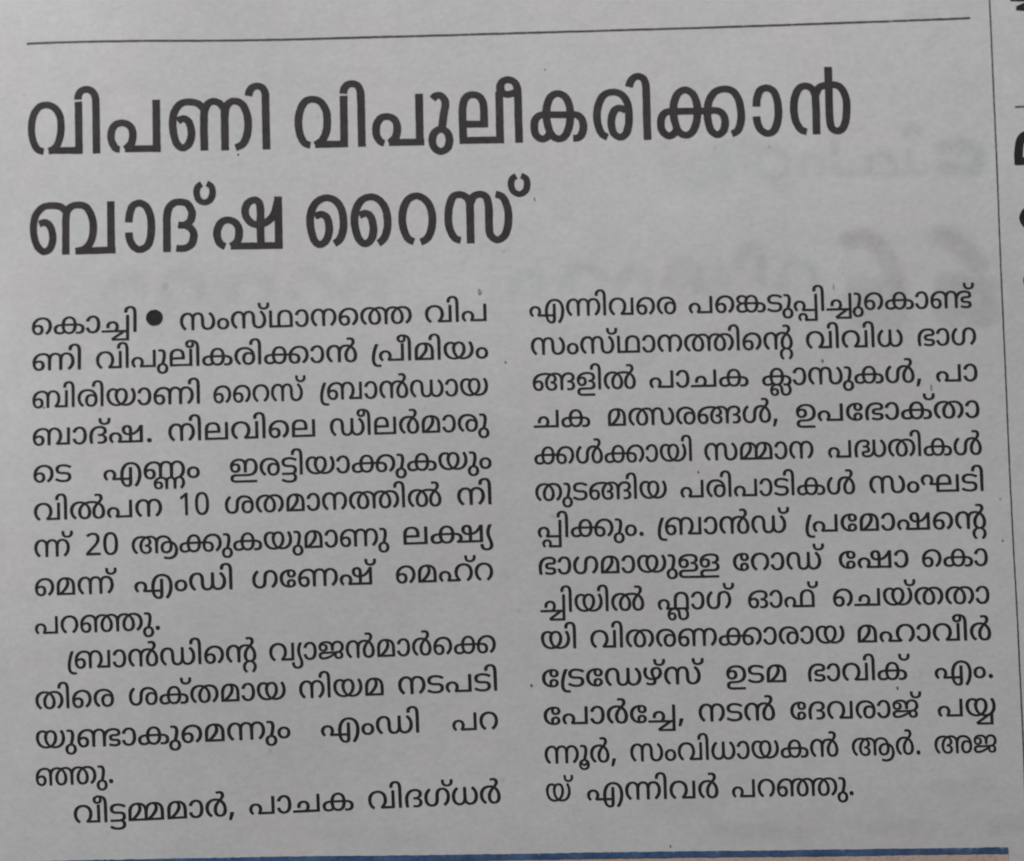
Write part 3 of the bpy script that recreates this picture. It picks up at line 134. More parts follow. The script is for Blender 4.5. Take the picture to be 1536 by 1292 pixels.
    190: (1368, '358,566 ~442,566 ~542,512 576,469 562,472 ~594,519 ~685,566 740,566 ~807,566 ~890,516 915,472 903,465 ~941,521 ~1027,566 1088,566 ~1165,566 ~1273,493 ~1329,369 1329,292 ~1329,226 ~1294,122 ~1227,36 1177,-2 1121,53 ~1156,78 ~1210,145 ~1241,234 1241,292 ~1241,350 ~1203,441 ~1134,494 1087,494 ~1048,494 ~993,466 977,437 ~964,414 ~955,350 955,288 955,10 869,10 869,316 ~869,371 ~854,438 834,459 ~819,476 ~773,494 739,494 ~708,494 ~662,473 646,456 ~627,435 ~609,369 609,307 609,10 523,10 523,299 ~523,364 ~501,435 478,456 ~457,475 ~398,494 357,494 ~285,494 ~180,427 ~123,312 123,239 123,228 ~123,172 ~153,96 ~206,58 242,58 ~267,58 ~305,81 ~327,125 327,157 ~327,207 ~275,258 233,258 ~194,258 ~124,218 95,186 80,248 ~109,284 ~199,328 248,328 ~296,328 ~369,290 ~410,217 410,165 ~410,110 ~368,30 ~292,-12 240,-12 ~188,-12 ~97,40 ~42,152 42,241 ~42,347 ~127,491 ~270,566|594,64 ~662,64 ~758,7 778,-31 717,-172 717,-146 ~717,-96 ~697,-40 676,-24 ~660,-12 ~618,0 591,0 ~555,0 ~485,-26 ~434,-79 427,-119 ~426,-127 ~423,-147 423,-165 ~423,-207 ~444,-256 ~478,-277 498,-277 ~531,-277 ~564,-243 564,-209 ~564,-177 ~529,-144 500,-144 ~469,-144 ~416,-174 395,-197 382,-148 ~406,-122 ~474,-84 512,-84 ~571,-84 ~635,-155 635,-210 ~635,-266 ~567,-337 497,-337 ~430,-337 ~351,-242 351,-157 ~351,-91 ~415,8 ~525,64|883,65 ~934,65 ~997,28 1021,-6 1007,-6 ~1033,29 ~1097,65 1143,65 ~1198,65 ~1279,16 ~1324,-71 1324,-128 ~1324,-199 ~1266,-299 1221,-337 1171,-286 ~1204,-258 ~1246,-179 1246,-121 ~1246,-60 ~1189,0 1142,0 ~1118,0 ~1086,-15 1075,-27 ~1062,-43 ~1052,-94 1052,-147 1052,-332 976,-332 976,-143 ~976,-93 ~965,-42 951,-26 ~939,-13 ~908,0 884,0 ~862,0 ~829,-13 818,-25 ~802,-41 ~793,-93 793,-142 793,-332 717,-332 717,-161 749,-5 ~774,30 ~842,65'),
    191: (1462, '358,566 ~442,566 ~542,512 576,469 562,472 ~594,519 ~685,566 740,566 ~806,566 ~904,515 939,443 933,413 955,288 955,0 869,0 869,316 ~869,371 ~854,438 834,459 ~819,476 ~773,494 739,494 ~708,494 ~662,473 646,456 ~627,435 ~609,369 609,307 609,0 523,0 523,299 ~523,364 ~501,435 478,456 ~457,475 ~398,494 357,494 ~285,494 ~180,427 ~123,312 123,239 123,228 ~123,172 ~153,96 ~206,58 242,58 ~267,58 ~305,81 ~327,125 327,157 ~327,207 ~275,258 233,258 ~194,258 ~124,218 95,186 80,248 ~109,284 ~199,328 248,328 ~296,328 ~369,290 ~410,217 410,165 ~410,110 ~368,30 ~292,-12 240,-12 ~188,-12 ~97,40 ~42,152 42,241 ~42,347 ~127,491 ~270,566|1202,566 ~1268,566 ~1370,534 ~1427,471 1427,425 ~1427,402 ~1416,364 1404,350 ~1389,331 ~1338,311 1285,311 1256,311 ~1218,311 ~1182,306 1172,301 ~1162,296 ~1154,280 1154,270 ~1154,243 ~1207,229 1252,229 1264,229 ~1312,229 ~1376,212 1395,195 ~1412,181 ~1428,140 1428,113 ~1428,77 ~1389,20 ~1311,-12 1251,-12 ~1217,-12 ~1145,-2 ~1082,15 1060,25 1091,93 ~1129,76 ~1207,59 1249,59 ~1303,59 ~1345,89 1345,111 ~1345,141 ~1300,159 1262,159 1247,159 ~1183,159 ~1111,181 1093,203 ~1083,216 ~1072,247 1072,268 ~1072,291 ~1088,332 1107,346 ~1128,363 ~1195,381 1249,381 1290,381 ~1318,381 ~1343,398 1343,423 ~1343,460 ~1267,494 1201,494 ~1140,494 ~1056,463 1028,437 ~994,406 ~955,311 955,244 955,122 904,157 894,372 ~905,403 ~945,470 ~1014,529 ~1123,566'),
    183: (2191, '240,-12 ~188,-12 ~97,40 ~42,152 42,241 ~42,347 ~127,491 ~270,566 358,566 ~442,566 ~544,511 583,460 596,428 608,252 608,0 522,0 522,306 ~522,366 ~501,435 478,456 ~457,475 ~404,494 357,494 ~285,494 ~180,427 ~123,312 123,239 123,228 ~123,172 ~153,96 ~206,58 242,58 ~267,58 ~305,81 ~327,125 327,157 ~327,207 ~275,258 233,258 ~194,258 ~124,218 95,186 80,248 ~109,284 ~199,328 248,328 ~296,328 ~369,290 ~410,217 410,165 ~410,110 ~368,30 ~292,-12|791,566 ~844,566 ~924,547 963,524 988,504 ~1054,463 ~1143,317 1143,219 ~1143,148 ~1096,44 ~1005,-12 939,-12 ~874,-12 ~782,44 ~735,148 735,219 ~735,285 ~779,392 ~855,476 903,504 918,520 ~962,545 ~1053,566 1093,566 ~1151,566 ~1240,535 ~1304,478 1324,439 1323,378 1354,268 1354,0 1268,0 1268,270 ~1268,349 ~1241,434 1207,461 ~1182,481 ~1127,497 1087,497 ~1065,497 ~1019,491 994,482 963,467 ~925,449 ~861,379 ~823,282 823,221 ~823,157 ~856,86 ~909,58 939,58 ~971,58 ~1023,86 ~1055,157 1055,221 ~1055,277 ~1021,375 ~960,450 919,472 895,482 ~880,488 ~850,494 ~818,497 799,497 ~746,497 ~679,471 659,450 ~634,425 ~608,352 608,289 608,30 533,30 533,277 556,454 ~585,492 ~654,541 ~738,566|1536,566 ~1589,566 ~1669,547 1708,524 1733,504 ~1799,463 ~1888,317 1888,219 ~1888,148 ~1841,44 ~1750,-12 1684,-12 ~1619,-12 ~1527,44 ~1480,148 1480,219 ~1480,285 ~1524,392 ~1600,475 1648,504 1663,520 ~1707,545 ~1800,566 1855,566 ~1930,566 ~2041,522 ~2115,444 ~2152,340 2152,281 ~2152,211 ~2110,102 ~2038,20 1991,-9 1941,54 ~1974,74 ~2029,133 ~2063,216 2063,271 ~2063,334 ~2014,437 ~1917,497 1845,497 ~1815,497 ~1764,491 1739,482 1708,467 ~1670,449 ~1606,379 ~1568,282 1568,221 ~1568,157 ~1601,86 ~1654,58 1684,58 ~1715,58 ~1767,86 ~1800,157 1800,221 ~1800,278 ~1766,375 ~1705,450 1664,471 1640,482 ~1627,487 ~1599,493 ~1566,497 1544,497 ~1491,497 ~1424,471 1404,450 ~1379,425 ~1354,352 1354,289 1354,40 1277,40 1277,209 1301,454 ~1326,486 ~1389,537 ~1476,566'),
    281: (572, '356,0 270,0 270,499 ~270,540 ~272,601 273,622 ~266,615 ~247,597 235,587 136,505 90,564 283,714 356,714'),
    21: (1259, '448,566 ~544,566 ~657,524 ~707,451 707,404 ~707,376 ~686,327 ~641,288 605,274 601,280 ~658,264 ~718,190 718,140 ~718,69 ~623,-11 539,-11 ~511,-11 ~460,-4 441,0 459,69 ~477,65 ~510,59 529,59 ~579,59 ~631,98 631,144 ~631,163 ~617,197 601,210 ~585,224 ~538,240 490,240 468,240 468,310 492,310 ~523,310 ~580,325 597,341 ~609,352 ~620,380 620,399 ~620,441 ~540,494 445,494 ~370,494 ~249,454 ~165,384 ~120,289 120,233 120,225 ~120,171 ~150,96 ~203,58 239,58 ~265,58 ~303,81 ~325,126 325,157 ~325,206 ~272,258 231,258 ~197,258 ~135,227 109,201 113,283 ~141,303 ~210,328 245,328 ~294,328 ~367,290 ~408,217 408,165 ~408,110 ~366,30 ~289,-12 237,-12 ~185,-12 ~94,40 ~39,147 39,229 ~39,304 ~94,428 ~200,518 ~352,566|1217,279 ~1217,221 ~1194,117 ~1140,35 ~1051,-12 985,-12 ~934,-12 ~859,21 ~808,75 ~778,139 771,169 858,186 ~865,159 ~892,99 ~943,58 984,58 ~1037,58 ~1100,114 ~1129,213 1129,278 ~1129,343 ~1100,441 ~1038,496 989,496 ~950,496 ~898,455 ~868,397 861,370 775,387 ~784,419 ~817,482 ~869,534 ~944,566 995,566 ~1057,566 ~1142,519 ~1194,438 ~1217,335'),
    44: (896, '229,346 ~297,346 ~384,295 ~427,216 427,173 ~427,133 ~401,71 382,57 357,70 739,70 739,554 825,554 825,0 328,0 299,52 ~319,72 ~343,121 343,158 ~343,212 ~285,276 229,276 ~194,276 ~143,245 ~116,195 116,164 ~116,130 ~144,74 175,51 129,-7 ~87,24 ~32,109 32,166 ~32,219 ~81,300 ~170,346'),
    208: (896, '335,-57 ~389,-57 ~458,-95 ~490,-153 490,-185 ~490,-208 ~478,-247 469,-259 439,-249 739,-249 739,68 825,68 825,-318 409,-318 387,-266 ~399,-253 ~417,-222 417,-196 ~417,-164 ~376,-123 335,-123 ~295,-123 ~253,-164 253,-192 ~253,-216 ~275,-255 297,-271 251,-320 ~221,-297 ~180,-235 180,-192 ~180,-152 ~218,-92 ~287,-57|229,346 ~297,346 ~384,295 ~427,216 427,173 ~427,133 ~401,71 382,57 357,70 739,70 739,554 825,554 825,0 328,0 299,52 ~319,72 ~343,121 343,158 ~343,212 ~285,276 229,276 ~194,276 ~143,245 ~116,195 116,164 ~116,130 ~144,74 175,51 129,-7 ~87,24 ~32,109 32,166 ~32,219 ~81,300 ~170,346'),
    278: (268, '134,-12 ~108,-12 ~72,20 72,56 ~72,94 ~108,124 134,124 ~160,124 ~196,94 196,56 ~196,20 ~160,-12'),
    210: (1129, '229,346 ~297,346 ~384,295 ~427,216 427,173 ~427,133 ~401,71 382,57 357,70 634,70 634,0 490,0 460,8 ~433,6 ~384,0 358,0 328,0 299,52 ~319,72 ~343,121 343,158 ~343,212 ~285,276 229,276 ~194,276 ~143,245 ~116,195 116,164 ~116,130 ~144,73 175,51 129,-7 ~86,23 ~32,109 32,166 ~32,219 ~81,300 ~170,346|816,566 ~878,566 ~970,532 1001,501 ~1035,468 ~1066,370 1066,292 1066,0 814,0 ~784,0 ~736,1 710,3 660,0 573,0 573,292 ~573,347 ~587,424 ~616,480 638,502 ~669,532 ~758,566|817,494 ~780,494 ~723,471 703,451 ~682,429 ~659,354 659,279 659,70 980,70 980,271 ~980,345 ~956,429 934,451 ~914,471 ~858,494|882,-337 ~836,-337 ~774,-314 751,-292 ~729,-270 ~706,-202 706,-156 706,-153 ~706,-111 ~689,-52 672,-34 ~658,-19 ~614,0 576,0 ~538,0 ~476,-30 ~436,-85 430,-125 ~429,-134 ~428,-151 428,-165 ~428,-207 ~449,-256 ~483,-277 503,-277 ~535,-277 ~569,-243 569,-209 ~569,-177 ~534,-144 505,-144 ~474,-144 ~422,-174 400,-197 388,-148 ~411,-122 ~479,-84 517,-84 ~576,-84 ~640,-155 640,-210 ~640,-266 ~572,-337 502,-337 ~435,-337 ~356,-242 356,-162 ~356,-112 ~388,-33 ~446,23 ~526,53 573,53 ~605,53 ~661,44 ~706,27 723,14 ~746,-3 ~773,-48 ~785,-104 785,-139 785,-145 ~785,-182 ~796,-229 809,-243 ~820,-256 ~854,-270 883,-270 ~930,-270 ~987,-208 987,-153 ~987,-100 ~945,-23 912,3 962,54 ~1007,17 ~1065,-80 1065,-148 ~1065,-203 ~1021,-288 ~940,-337'),
    45: (1129, '229,346 ~297,346 ~384,295 ~427,216 427,173 ~427,133 ~401,71 382,57 357,70 634,70 634,0 328,0 299,52 ~319,72 ~343,121 343,158 ~343,212 ~285,276 229,276 ~194,276 ~143,245 ~116,195 116,164 ~116,130 ~144,73 175,51 129,-7 ~86,23 ~32,109 32,166 ~32,219 ~81,300 ~170,346|816,566 ~878,566 ~970,532 1001,501 ~1035,468 ~1066,370 1066,292 1066,0 573,0 573,292 ~573,347 ~587,424 ~616,480 638,502 ~669,532 ~758,566|817,494 ~780,494 ~723,471 703,451 ~682,429 ~659,354 659,279 659,70 980,70 980,271 ~980,345 ~956,429 934,451 ~914,471 ~858,494'),
    50: (736, '364,566 ~447,566 ~572,518 ~655,430 ~697,312 697,242 ~697,153 ~641,40 ~545,-12 485,-12 ~420,-12 ~334,46 ~291,141 291,196 ~291,291 ~393,404 479,404 ~535,404 ~618,346 ~666,256 668,206 643,209 ~636,240 ~597,297 ~536,334 496,334 ~433,334 ~375,259 375,198 ~375,156 ~397,93 ~446,58 485,58 ~526,58 ~583,96 ~614,180 614,248 ~614,250 ~611,290 607,310 ~606,315 ~606,331 604,335 ~595,378 ~535,450 ~435,494 364,494 ~292,494 ~186,442 ~128,344 128,273 ~128,221 ~158,139 ~213,77 250,54 200,-9 ~157,16 ~84,95 ~39,206 39,277 ~39,333 ~77,437 ~156,519 ~279,566'),
    162: (244, '251,554 ~210,465 ~157,300 ~131,145 131,70 ~131,3 ~162,-77 ~226,-112 273,-112 ~286,-112 ~315,-109 333,-106 342,-179 ~315,-183 ~276,-185 254,-185 ~182,-185 ~89,-125 ~44,-11 44,68 ~44,147 ~72,307 ~124,471 160,554'),
    118: (736, '495,-12 ~432,-12 ~343,41 ~297,144 297,217 ~297,275 ~333,374 ~398,462 440,501 469,532 ~498,558 ~540,616 540,651 ~540,678 ~504,720 462,720 ~440,720 ~400,714 387,709 368,778 ~385,783 ~443,792 475,792 ~535,792 ~601,749 ~627,691 627,668 ~627,616 ~574,534 527,491 507,464 ~465,429 ~411,348 ~385,261 385,215 ~385,154 ~416,85 ~467,58 496,58 ~551,58 ~608,137 608,215 ~608,254 ~590,331 ~554,400 ~499,456 462,473 ~438,484 ~384,495 352,495 ~280,495 ~180,436 ~128,335 128,273 ~128,221 ~158,139 ~213,77 250,54 200,-9 ~157,16 ~84,95 ~39,206 39,277 ~39,339 ~80,444 ~159,522 ~276,566 351,566 ~396,566 ~473,550 507,533 ~512,531 ~522,526 526,523 ~585,490 ~661,391 ~697,277 697,221 ~697,112 ~593,-12'),
    51: (674, '341,566 ~415,566 ~526,522 ~599,444 ~635,340 635,281 ~635,211 ~593,102 ~521,20 474,-9 425,54 ~458,74 ~513,134 ~546,218 546,271 ~546,337 ~498,437 ~405,494 338,494 ~272,494 ~178,435 ~128,335 128,273 ~128,221 ~158,139 ~213,77 250,54 200,-8 ~157,16 ~84,95 ~39,206 39,277 ~39,339 ~78,444 ~155,522 ~268,566'),
    58: (1223, '627,566 ~671,566 ~743,537 768,507 ~782,491 ~805,447 ~819,369 819,303 819,269 ~819,214 ~830,132 846,106 ~860,85 ~906,60 949,60 ~994,60 ~1060,111 ~1096,204 1096,266 ~1096,323 ~1065,412 ~1011,480 976,504 1029,566 ~1080,527 ~1149,438 ~1184,331 1184,263 ~1184,177 ~1126,53 ~1019,-12 945,-12 ~888,-12 ~810,21 784,51 ~765,73 ~742,126 ~732,197 732,246 732,295 ~732,365 ~717,439 699,460 ~686,477 ~645,494 615,494 ~587,494 ~545,474 531,457 ~514,436 ~498,371 498,309 498,0 412,0 412,292 ~412,348 ~404,414 390,436 ~373,465 ~320,494 284,494 ~238,494 ~167,441 ~127,350 127,292 ~127,232 ~160,142 ~214,78 247,55 189,-8 ~146,27 ~78,110 ~39,219 39,292 ~39,368 ~97,492 ~208,566 288,566 ~353,566 ~431,515 459,472 454,473 ~482,520 ~568,566'),
    56: (1040, '684,566 ~759,566 ~876,520 ~958,435 ~1001,316 1001,242 ~1001,153 ~945,40 ~849,-12 789,-12 ~724,-12 ~638,46 ~595,141 595,196 ~595,291 ~697,404 783,404 ~839,404 ~922,346 ~970,256 973,206 947,209 ~940,240 ~901,297 ~840,334 800,334 ~737,334 ~679,259 679,198 ~679,156 ~702,93 ~750,58 789,58 ~830,58 ~887,96 ~918,180 918,248 ~918,250 ~915,290 911,310 ~910,315 ~913,331 911,334 ~900,381 ~837,453 ~745,494 689,494 ~646,494 ~581,476 559,459 ~522,431 ~492,332 492,263 492,246 ~492,173 ~468,83 439,51 ~413,21 ~335,-12 278,-12 ~205,-12 ~97,53 ~39,177 39,263 ~39,331 ~74,438 ~144,527 194,566 248,504 ~213,480 ~158,412 ~127,322 127,265 ~127,203 ~163,111 ~230,60 274,60 ~316,60 ~363,85 377,106 ~394,132 ~404,221 404,265 404,280 ~404,367 ~447,472 488,506 ~527,538 ~623,566'),
    57: (1149, '229,346 ~297,346 ~384,295 ~427,216 427,173 ~427,133 ~401,71 382,57 357,70 677,70 692,0 328,0 299,52 ~319,72 ~343,121 343,158 ~343,212 ~285,276 229,276 ~194,276 ~143,245 ~116,195 116,164 ~116,130 ~144,74 175,51 129,-7 ~87,24 ~32,109 32,166 ~32,219 ~81,300 ~170,346|658,0 658,381 ~658,411 ~650,459 638,473 ~630,483 ~606,496 586,496 ~555,496 ~519,457 519,418 ~519,388 ~544,336 ~605,304 658,304 683,304 ~745,304 ~841,348 ~915,421 ~972,509 994,554 1078,554 1078,0|590,566 ~623,566 ~674,551 693,536 ~719,516 ~744,447 744,386 744,70 992,70 992,329 ~992,346 ~993,392 ~995,434 997,445 999,443 ~972,378 ~879,285 ~761,235 696,235 665,235 ~584,235 ~481,284 ~433,367 433,417 ~433,455 ~469,523 ~539,566'),
    38: (1014, '507,-12 ~442,-12 ~350,44 ~303,148 303,219 ~303,285 ~347,392 ~423,476 471,504 486,520 ~530,545 ~623,566 678,566 ~753,566 ~864,522 ~938,444 ~975,340 975,281 ~975,211 ~933,102 ~861,20 814,-9 765,54 ~798,74 ~853,133 ~886,216 886,271 ~886,337 ~836,439 ~739,497 668,497 ~638,497 ~587,491 562,482 531,467 ~493,449 ~429,379 ~391,282 391,221 ~391,157 ~424,86 ~477,58 507,58 ~538,58 ~591,85 ~623,156 623,221 ~623,277 ~585,377 ~519,453 475,473 454,483 ~431,491 ~387,497 359,497 ~284,497 ~181,439 ~128,338 128,273 ~128,221 ~158,139 ~213,77 250,54 200,-9 ~157,16 ~84,95 ~39,206 39,277 ~39,339 ~80,444 ~160,522 ~276,566 351,566 ~400,566 ~483,546 524,523 549,503 ~619,463 ~711,315 711,219 ~711,148 ~664,44 ~573,-12'),
    195: (1647, '351,566 ~400,566 ~484,545 527,522 549,503 ~619,463 ~711,315 711,219 ~711,148 ~664,44 ~574,-12 509,-12 ~443,-12 ~351,44 ~303,148 303,219 ~303,285 ~347,392 ~423,476 471,504 486,520 ~530,545 ~621,566 661,566 ~719,566 ~808,536 ~872,481 892,442 894,407 922,278 922,0 836,0 836,270 ~836,349 ~809,434 775,461 ~751,481 ~695,497 655,497 ~635,497 ~587,491 562,482 531,467 ~493,449 ~429,379 ~391,282 391,221 ~391,157 ~424,86 ~477,58 507,58 ~539,58 ~591,85 ~623,156 623,221 ~623,277 ~585,377 ~519,453 475,473 454,483 ~431,491 ~387,497 360,497 ~284,497 ~180,438 ~128,337 128,273 ~128,221 ~158,139 ~213,77 250,54 200,-9 ~157,16 ~84,95 ~39,206 39,277 ~39,339 ~80,444 ~159,522 ~276,566|1051,566 ~1095,566 ~1167,537 1192,507 ~1206,491 ~1229,447 ~1243,369 1243,303 1243,269 ~1243,214 ~1254,132 1270,106 ~1284,85 ~1330,60 1373,60 ~1418,60 ~1484,111 ~1520,204 1520,266 ~1520,323 ~1489,412 ~1435,480 1400,504 1453,566 ~1504,527 ~1573,438 ~1608,331 1608,263 ~1608,177 ~1550,53 ~1443,-12 1369,-12 ~1312,-12 ~1234,21 1208,51 ~1189,73 ~1166,126 ~1156,197 1156,246 1156,295 ~1156,365 ~1141,439 1123,460 ~1110,477 ~1069,494 1039,494 ~1011,494 ~969,474 955,457 ~938,436 ~922,371 922,309 922,20 846,20 846,292 868,461 ~898,518 ~990,566'),
    196: (1759, '351,566 ~400,566 ~484,545 527,522 549,503 ~619,463 ~711,315 711,219 ~711,148 ~664,44 ~574,-12 509,-12 ~443,-12 ~351,44 ~303,148 303,219 ~303,285 ~347,392 ~423,476 471,504 486,520 ~530,545 ~621,566 661,566 ~719,566 ~808,535 ~872,478 892,439 894,407 922,278 922,0 836,0 836,270 ~836,349 ~809,434 775,461 ~751,481 ~695,497 655,497 ~635,497 ~587,491 562,482 531,467 ~493,449 ~429,379 ~391,282 391,221 ~391,157 ~424,86 ~477,58 507,58 ~539,58 ~591,85 ~623,156 623,221 ~623,277 ~585,377 ~519,453 475,473 454,483 ~431,491 ~387,497 360,497 ~284,497 ~180,438 ~128,337 128,273 ~128,221 ~158,139 ~213,77 250,54 200,-9 ~157,16 ~84,95 ~39,206 39,277 ~39,339 ~80,444 ~159,522 ~276,566|1104,566 ~1157,566 ~1237,547 1276,524 1301,504 ~1367,463 ~1456,317 1456,219 ~1456,148 ~1409,44 ~1318,-12 1252,-12 ~1187,-12 ~1095,44 ~1048,148 1048,219 ~1048,285 ~1092,392 ~1168,475 1216,504 1231,520 ~1275,545 ~1368,566 1423,566 ~1498,566 ~1609,522 ~1683,444 ~1720,340 1720,281 ~1720,211 ~1678,102 ~1606,20 1559,-9 1509,54 ~1542,74 ~1597,133 ~1631,216 1631,271 ~1631,334 ~1582,437 ~1485,497 1413,497 ~1383,497 ~1332,491 1307,482 1276,467 ~1238,449 ~1174,379 ~1136,282 1136,221 ~1136,157 ~1169,86 ~1222,58 1252,58 ~1283,58 ~1335,86 ~1368,157 1368,221 ~1368,278 ~1334,375 ~1273,450 1232,471 1208,482 ~1195,487 ~1167,493 ~1134,497 1112,497 ~1059,497 ~992,471 972,450 ~947,425 ~922,352 922,289 922,40 845,40 845,209 869,454 ~894,486 ~957,537 ~1044,566'),
    39: (896, '157,554 157,70 386,70 386,0 71,0 71,554|583,566 ~645,566 ~737,532 768,501 ~802,468 ~833,370 833,292 833,0 340,0 340,292 ~340,347 ~354,424 ~383,480 405,502 ~436,532 ~525,566|584,494 ~547,494 ~490,471 470,451 ~449,429 ~426,354 426,279 426,70 747,70 747,271 ~747,345 ~723,429 701,451 ~681,471 ~625,494'),
    33: (563, '269,566 ~358,566 ~487,527 536,500 489,433 ~449,459 ~339,494 268,494 ~217,494 ~153,470 ~122,429 122,403 ~122,384 ~132,358 142,349 ~162,329 ~244,317 299,317 307,317 ~386,317 ~475,285 500,253 ~515,235 ~528,185 528,158 ~528,108 ~476,31 ~370,-12 289,-12 ~204,-12 ~79,26 20,59 66,125 ~96,107 ~165,77 ~246,60 293,60 ~346,60 ~411,84 ~441,126 441,153 ~441,175 ~428,209 412,220 ~396,232 ~336,244 280,244 270,244 ~201,244 ~92,274 65,307 ~50,325 ~35,371 35,402 ~35,450 ~85,524 ~189,566'),
    184: (563, '269,566 ~358,566 ~487,527 536,500 489,433 ~449,459 ~339,494 268,494 ~217,494 ~153,470 ~122,429 122,403 ~122,384 ~132,358 142,349 ~162,329 ~244,317 299,317 313,317 ~384,317 ~473,287 498,255 ~513,237 ~528,188 528,157 ~528,98 ~464,29 ~362,0 305,0 42,0 42,70 270,70 ~323,70 ~392,79 413,95 ~426,105 ~441,136 441,158 ~441,176 ~428,210 412,221 ~396,233 ~341,244 293,244 270,244 ~201,244 ~92,274 65,307 ~50,325 ~35,371 35,402 ~35,450 ~85,524 ~189,566|289,-253 ~235,-253 ~142,-236 ~59,-204 20,-183 66,-115 ~96,-133 ~166,-163 ~248,-180 293,-180 ~347,-180 ~413,-156 ~443,-114 443,-88 ~443,-57 ~402,-4 359,12 397,68 ~438,57 ~496,13 ~528,-48 528,-87 ~528,-136 ~476,-211 ~370,-253'),
    282: (572, '49,0 49,73 236,262 ~289,316 ~362,400 ~401,481 401,529 ~401,567 ~370,621 ~313,650 275,650 ~222,650 ~148,615 104,582 57,641 ~91,669 ~161,706 ~236,725 275,725 ~338,725 ~435,682 ~491,597 491,534 ~491,478 ~444,379 ~362,283 309,231 160,84 160,80 521,80 521,0'),
    13: (692, '347,566 ~432,566 ~549,518 ~621,438 ~653,341 653,291 ~653,219 ~613,114 573,79 ~540,50 ~455,15 ~341,0 263,0 261,0 ~220,0 ~178,-6 166,-13 ~150,-20 ~136,-46 136,-62 ~136,-77 ~146,-102 159,-110 ~172,-119 ~217,-129 259,-129 633,-129 633,-201 255,-201 ~203,-201 ~131,-185 106,-170 ~78,-153 ~50,-101 50,-68 ~50,-33 ~75,22 103,40 ~124,54 ~186,70 238,70 249,70 ~330,70 ~435,85 ~501,118 523,143 ~546,169 ~565,243 565,290 ~565,329 ~541,403 ~488,461 ~402,496 339,496 ~291,496 ~219,476 ~167,441 ~133,393 122,365 ~121,361 ~124,354 123,351 ~120,340 ~117,319 117,308 ~117,247 ~162,183 209,183 ~254,183 ~295,235 295,270 ~295,292 ~279,328 ~243,350 214,350 ~168,350 ~109,298 89,271 66,329 ~82,349 ~129,389 ~191,416 229,416 ~281,416 ~347,375 ~378,309 378,270 ~378,230 ~342,159 ~268,115 210,115 ~159,115 ~82,161 ~40,248 40,311 ~40,364 ~79,456 ~157,526 ~272,566'),
    68: (332, '154,-227 ~70,-227 ~-26,-130 -26,-53 ~-26,-2 ~20,76 ~101,120 154,120 ~207,120 ~289,78 ~335,1 335,-53 ~335,-106 ~289,-184 ~207,-227|153,57 ~106,57 ~40,2 40,-54 ~40,-109 ~105,-164 154,-164 ~201,-164 ~268,-108 268,-53 ~268,2 ~201,57|154,-98 ~97,-98 ~41,-33 41,19 ~41,36 ~62,74 81,97 124,68 ~106,61 ~90,33 90,21 ~90,5 ~105,-18 ~134,-30 155,-30 ~174,-30 ~201,-18 ~217,5 217,21 ~217,31 ~202,55 185,63 228,97 ~249,73 ~269,40 269,18 ~269,-11 ~247,-64 ~197,-98|104,566 ~164,566 ~233,521 ~262,445 262,400 ~262,339 ~227,172 199,84 119,99 ~144,185 ~174,330 174,395 ~174,437 ~141,494 94,494 ~78,494 ~45,489 34,486 17,555 ~33,560 ~79,566'),
    67: (332, '155,-227 ~71,-227 ~-26,-130 -26,-53 ~-26,-2 ~20,76 ~102,120 154,120 ~208,120 ~289,78 ~335,1 335,-53 ~335,-106 ~289,-184 ~208,-227|155,-161 ~196,-161 ~253,-107 253,-53 ~253,0 ~197,54 154,54 ~112,54 ~56,0 56,-54 ~56,-106 ~113,-161|104,566 ~164,566 ~233,521 ~262,445 262,400 ~262,339 ~227,172 199,84 119,99 ~144,185 ~174,330 174,395 ~174,437 ~141,494 94,494 ~78,494 ~45,489 34,486 17,555 ~33,560 ~79,566'),
    55: (958, '341,566 ~415,566 ~526,522 ~599,444 ~635,340 635,281 ~635,228 ~609,146 ~567,81 541,53 517,70 801,70 801,554 887,554 887,0 467,0 433,59 ~462,79 ~514,137 ~546,218 546,271 ~546,337 ~498,437 ~405,494 337,494 ~271,494 ~178,435 ~128,335 128,273 ~128,221 ~158,139 ~213,77 250,54 200,-9 ~157,16 ~84,95 ~39,206 39,277 ~39,339 ~78,444 ~155,522 ~268,566'),
    77: (0, '-111,591 ~-169,591 ~-250,632 ~-292,704 -292,752 ~-292,770 ~-286,806 -282,818 -208,804 ~-211,794 ~-214,767 -214,755 ~-214,720 ~-186,677 ~-139,659 -111,659 ~-81,659 ~-35,677 ~-8,720 -8,755 ~-8,767 ~-11,794 -14,804 60,818 ~64,806 ~70,770 70,752 ~70,704 ~28,632 ~-53,591'),
    49: (1035, '661,-12 ~621,-12 ~535,6 493,29 ~487,32 ~468,40 463,43 ~408,82 ~342,176 ~312,282 312,338 ~312,378 ~332,446 349,473 356,484 ~376,511 ~429,547 ~491,566 525,566 ~624,566 ~734,439 734,332 ~734,242 ~658,97 593,53 ~585,47 ~570,38 560,33 ~518,9 ~426,-12 376,-12 ~296,-12 ~171,40 ~84,133 ~39,260 39,335 ~39,405 ~92,508 ~190,566 256,566 ~314,566 ~394,525 421,490 362,431 ~349,457 ~298,496 257,496 ~219,496 ~160,460 ~126,387 126,333 ~126,261 ~184,135 ~298,56 383,56 ~404,56 ~448,61 469,66 ~480,70 ~504,78 514,82 ~549,100 ~609,169 ~647,269 647,332 ~647,392 ~613,464 ~557,496 525,496 ~487,496 ~430,458 ~399,385 399,332 ~399,279 ~432,178 ~493,100 534,78 ~544,74 ~560,73 570,69 ~587,64 ~635,56 661,56 ~744,56 ~852,124 ~906,240 906,312 ~906,371 ~868,477 833,519 902,566 ~948,512 ~993,383 993,314 ~993,243 ~950,123 ~865,36 ~741,-12'),
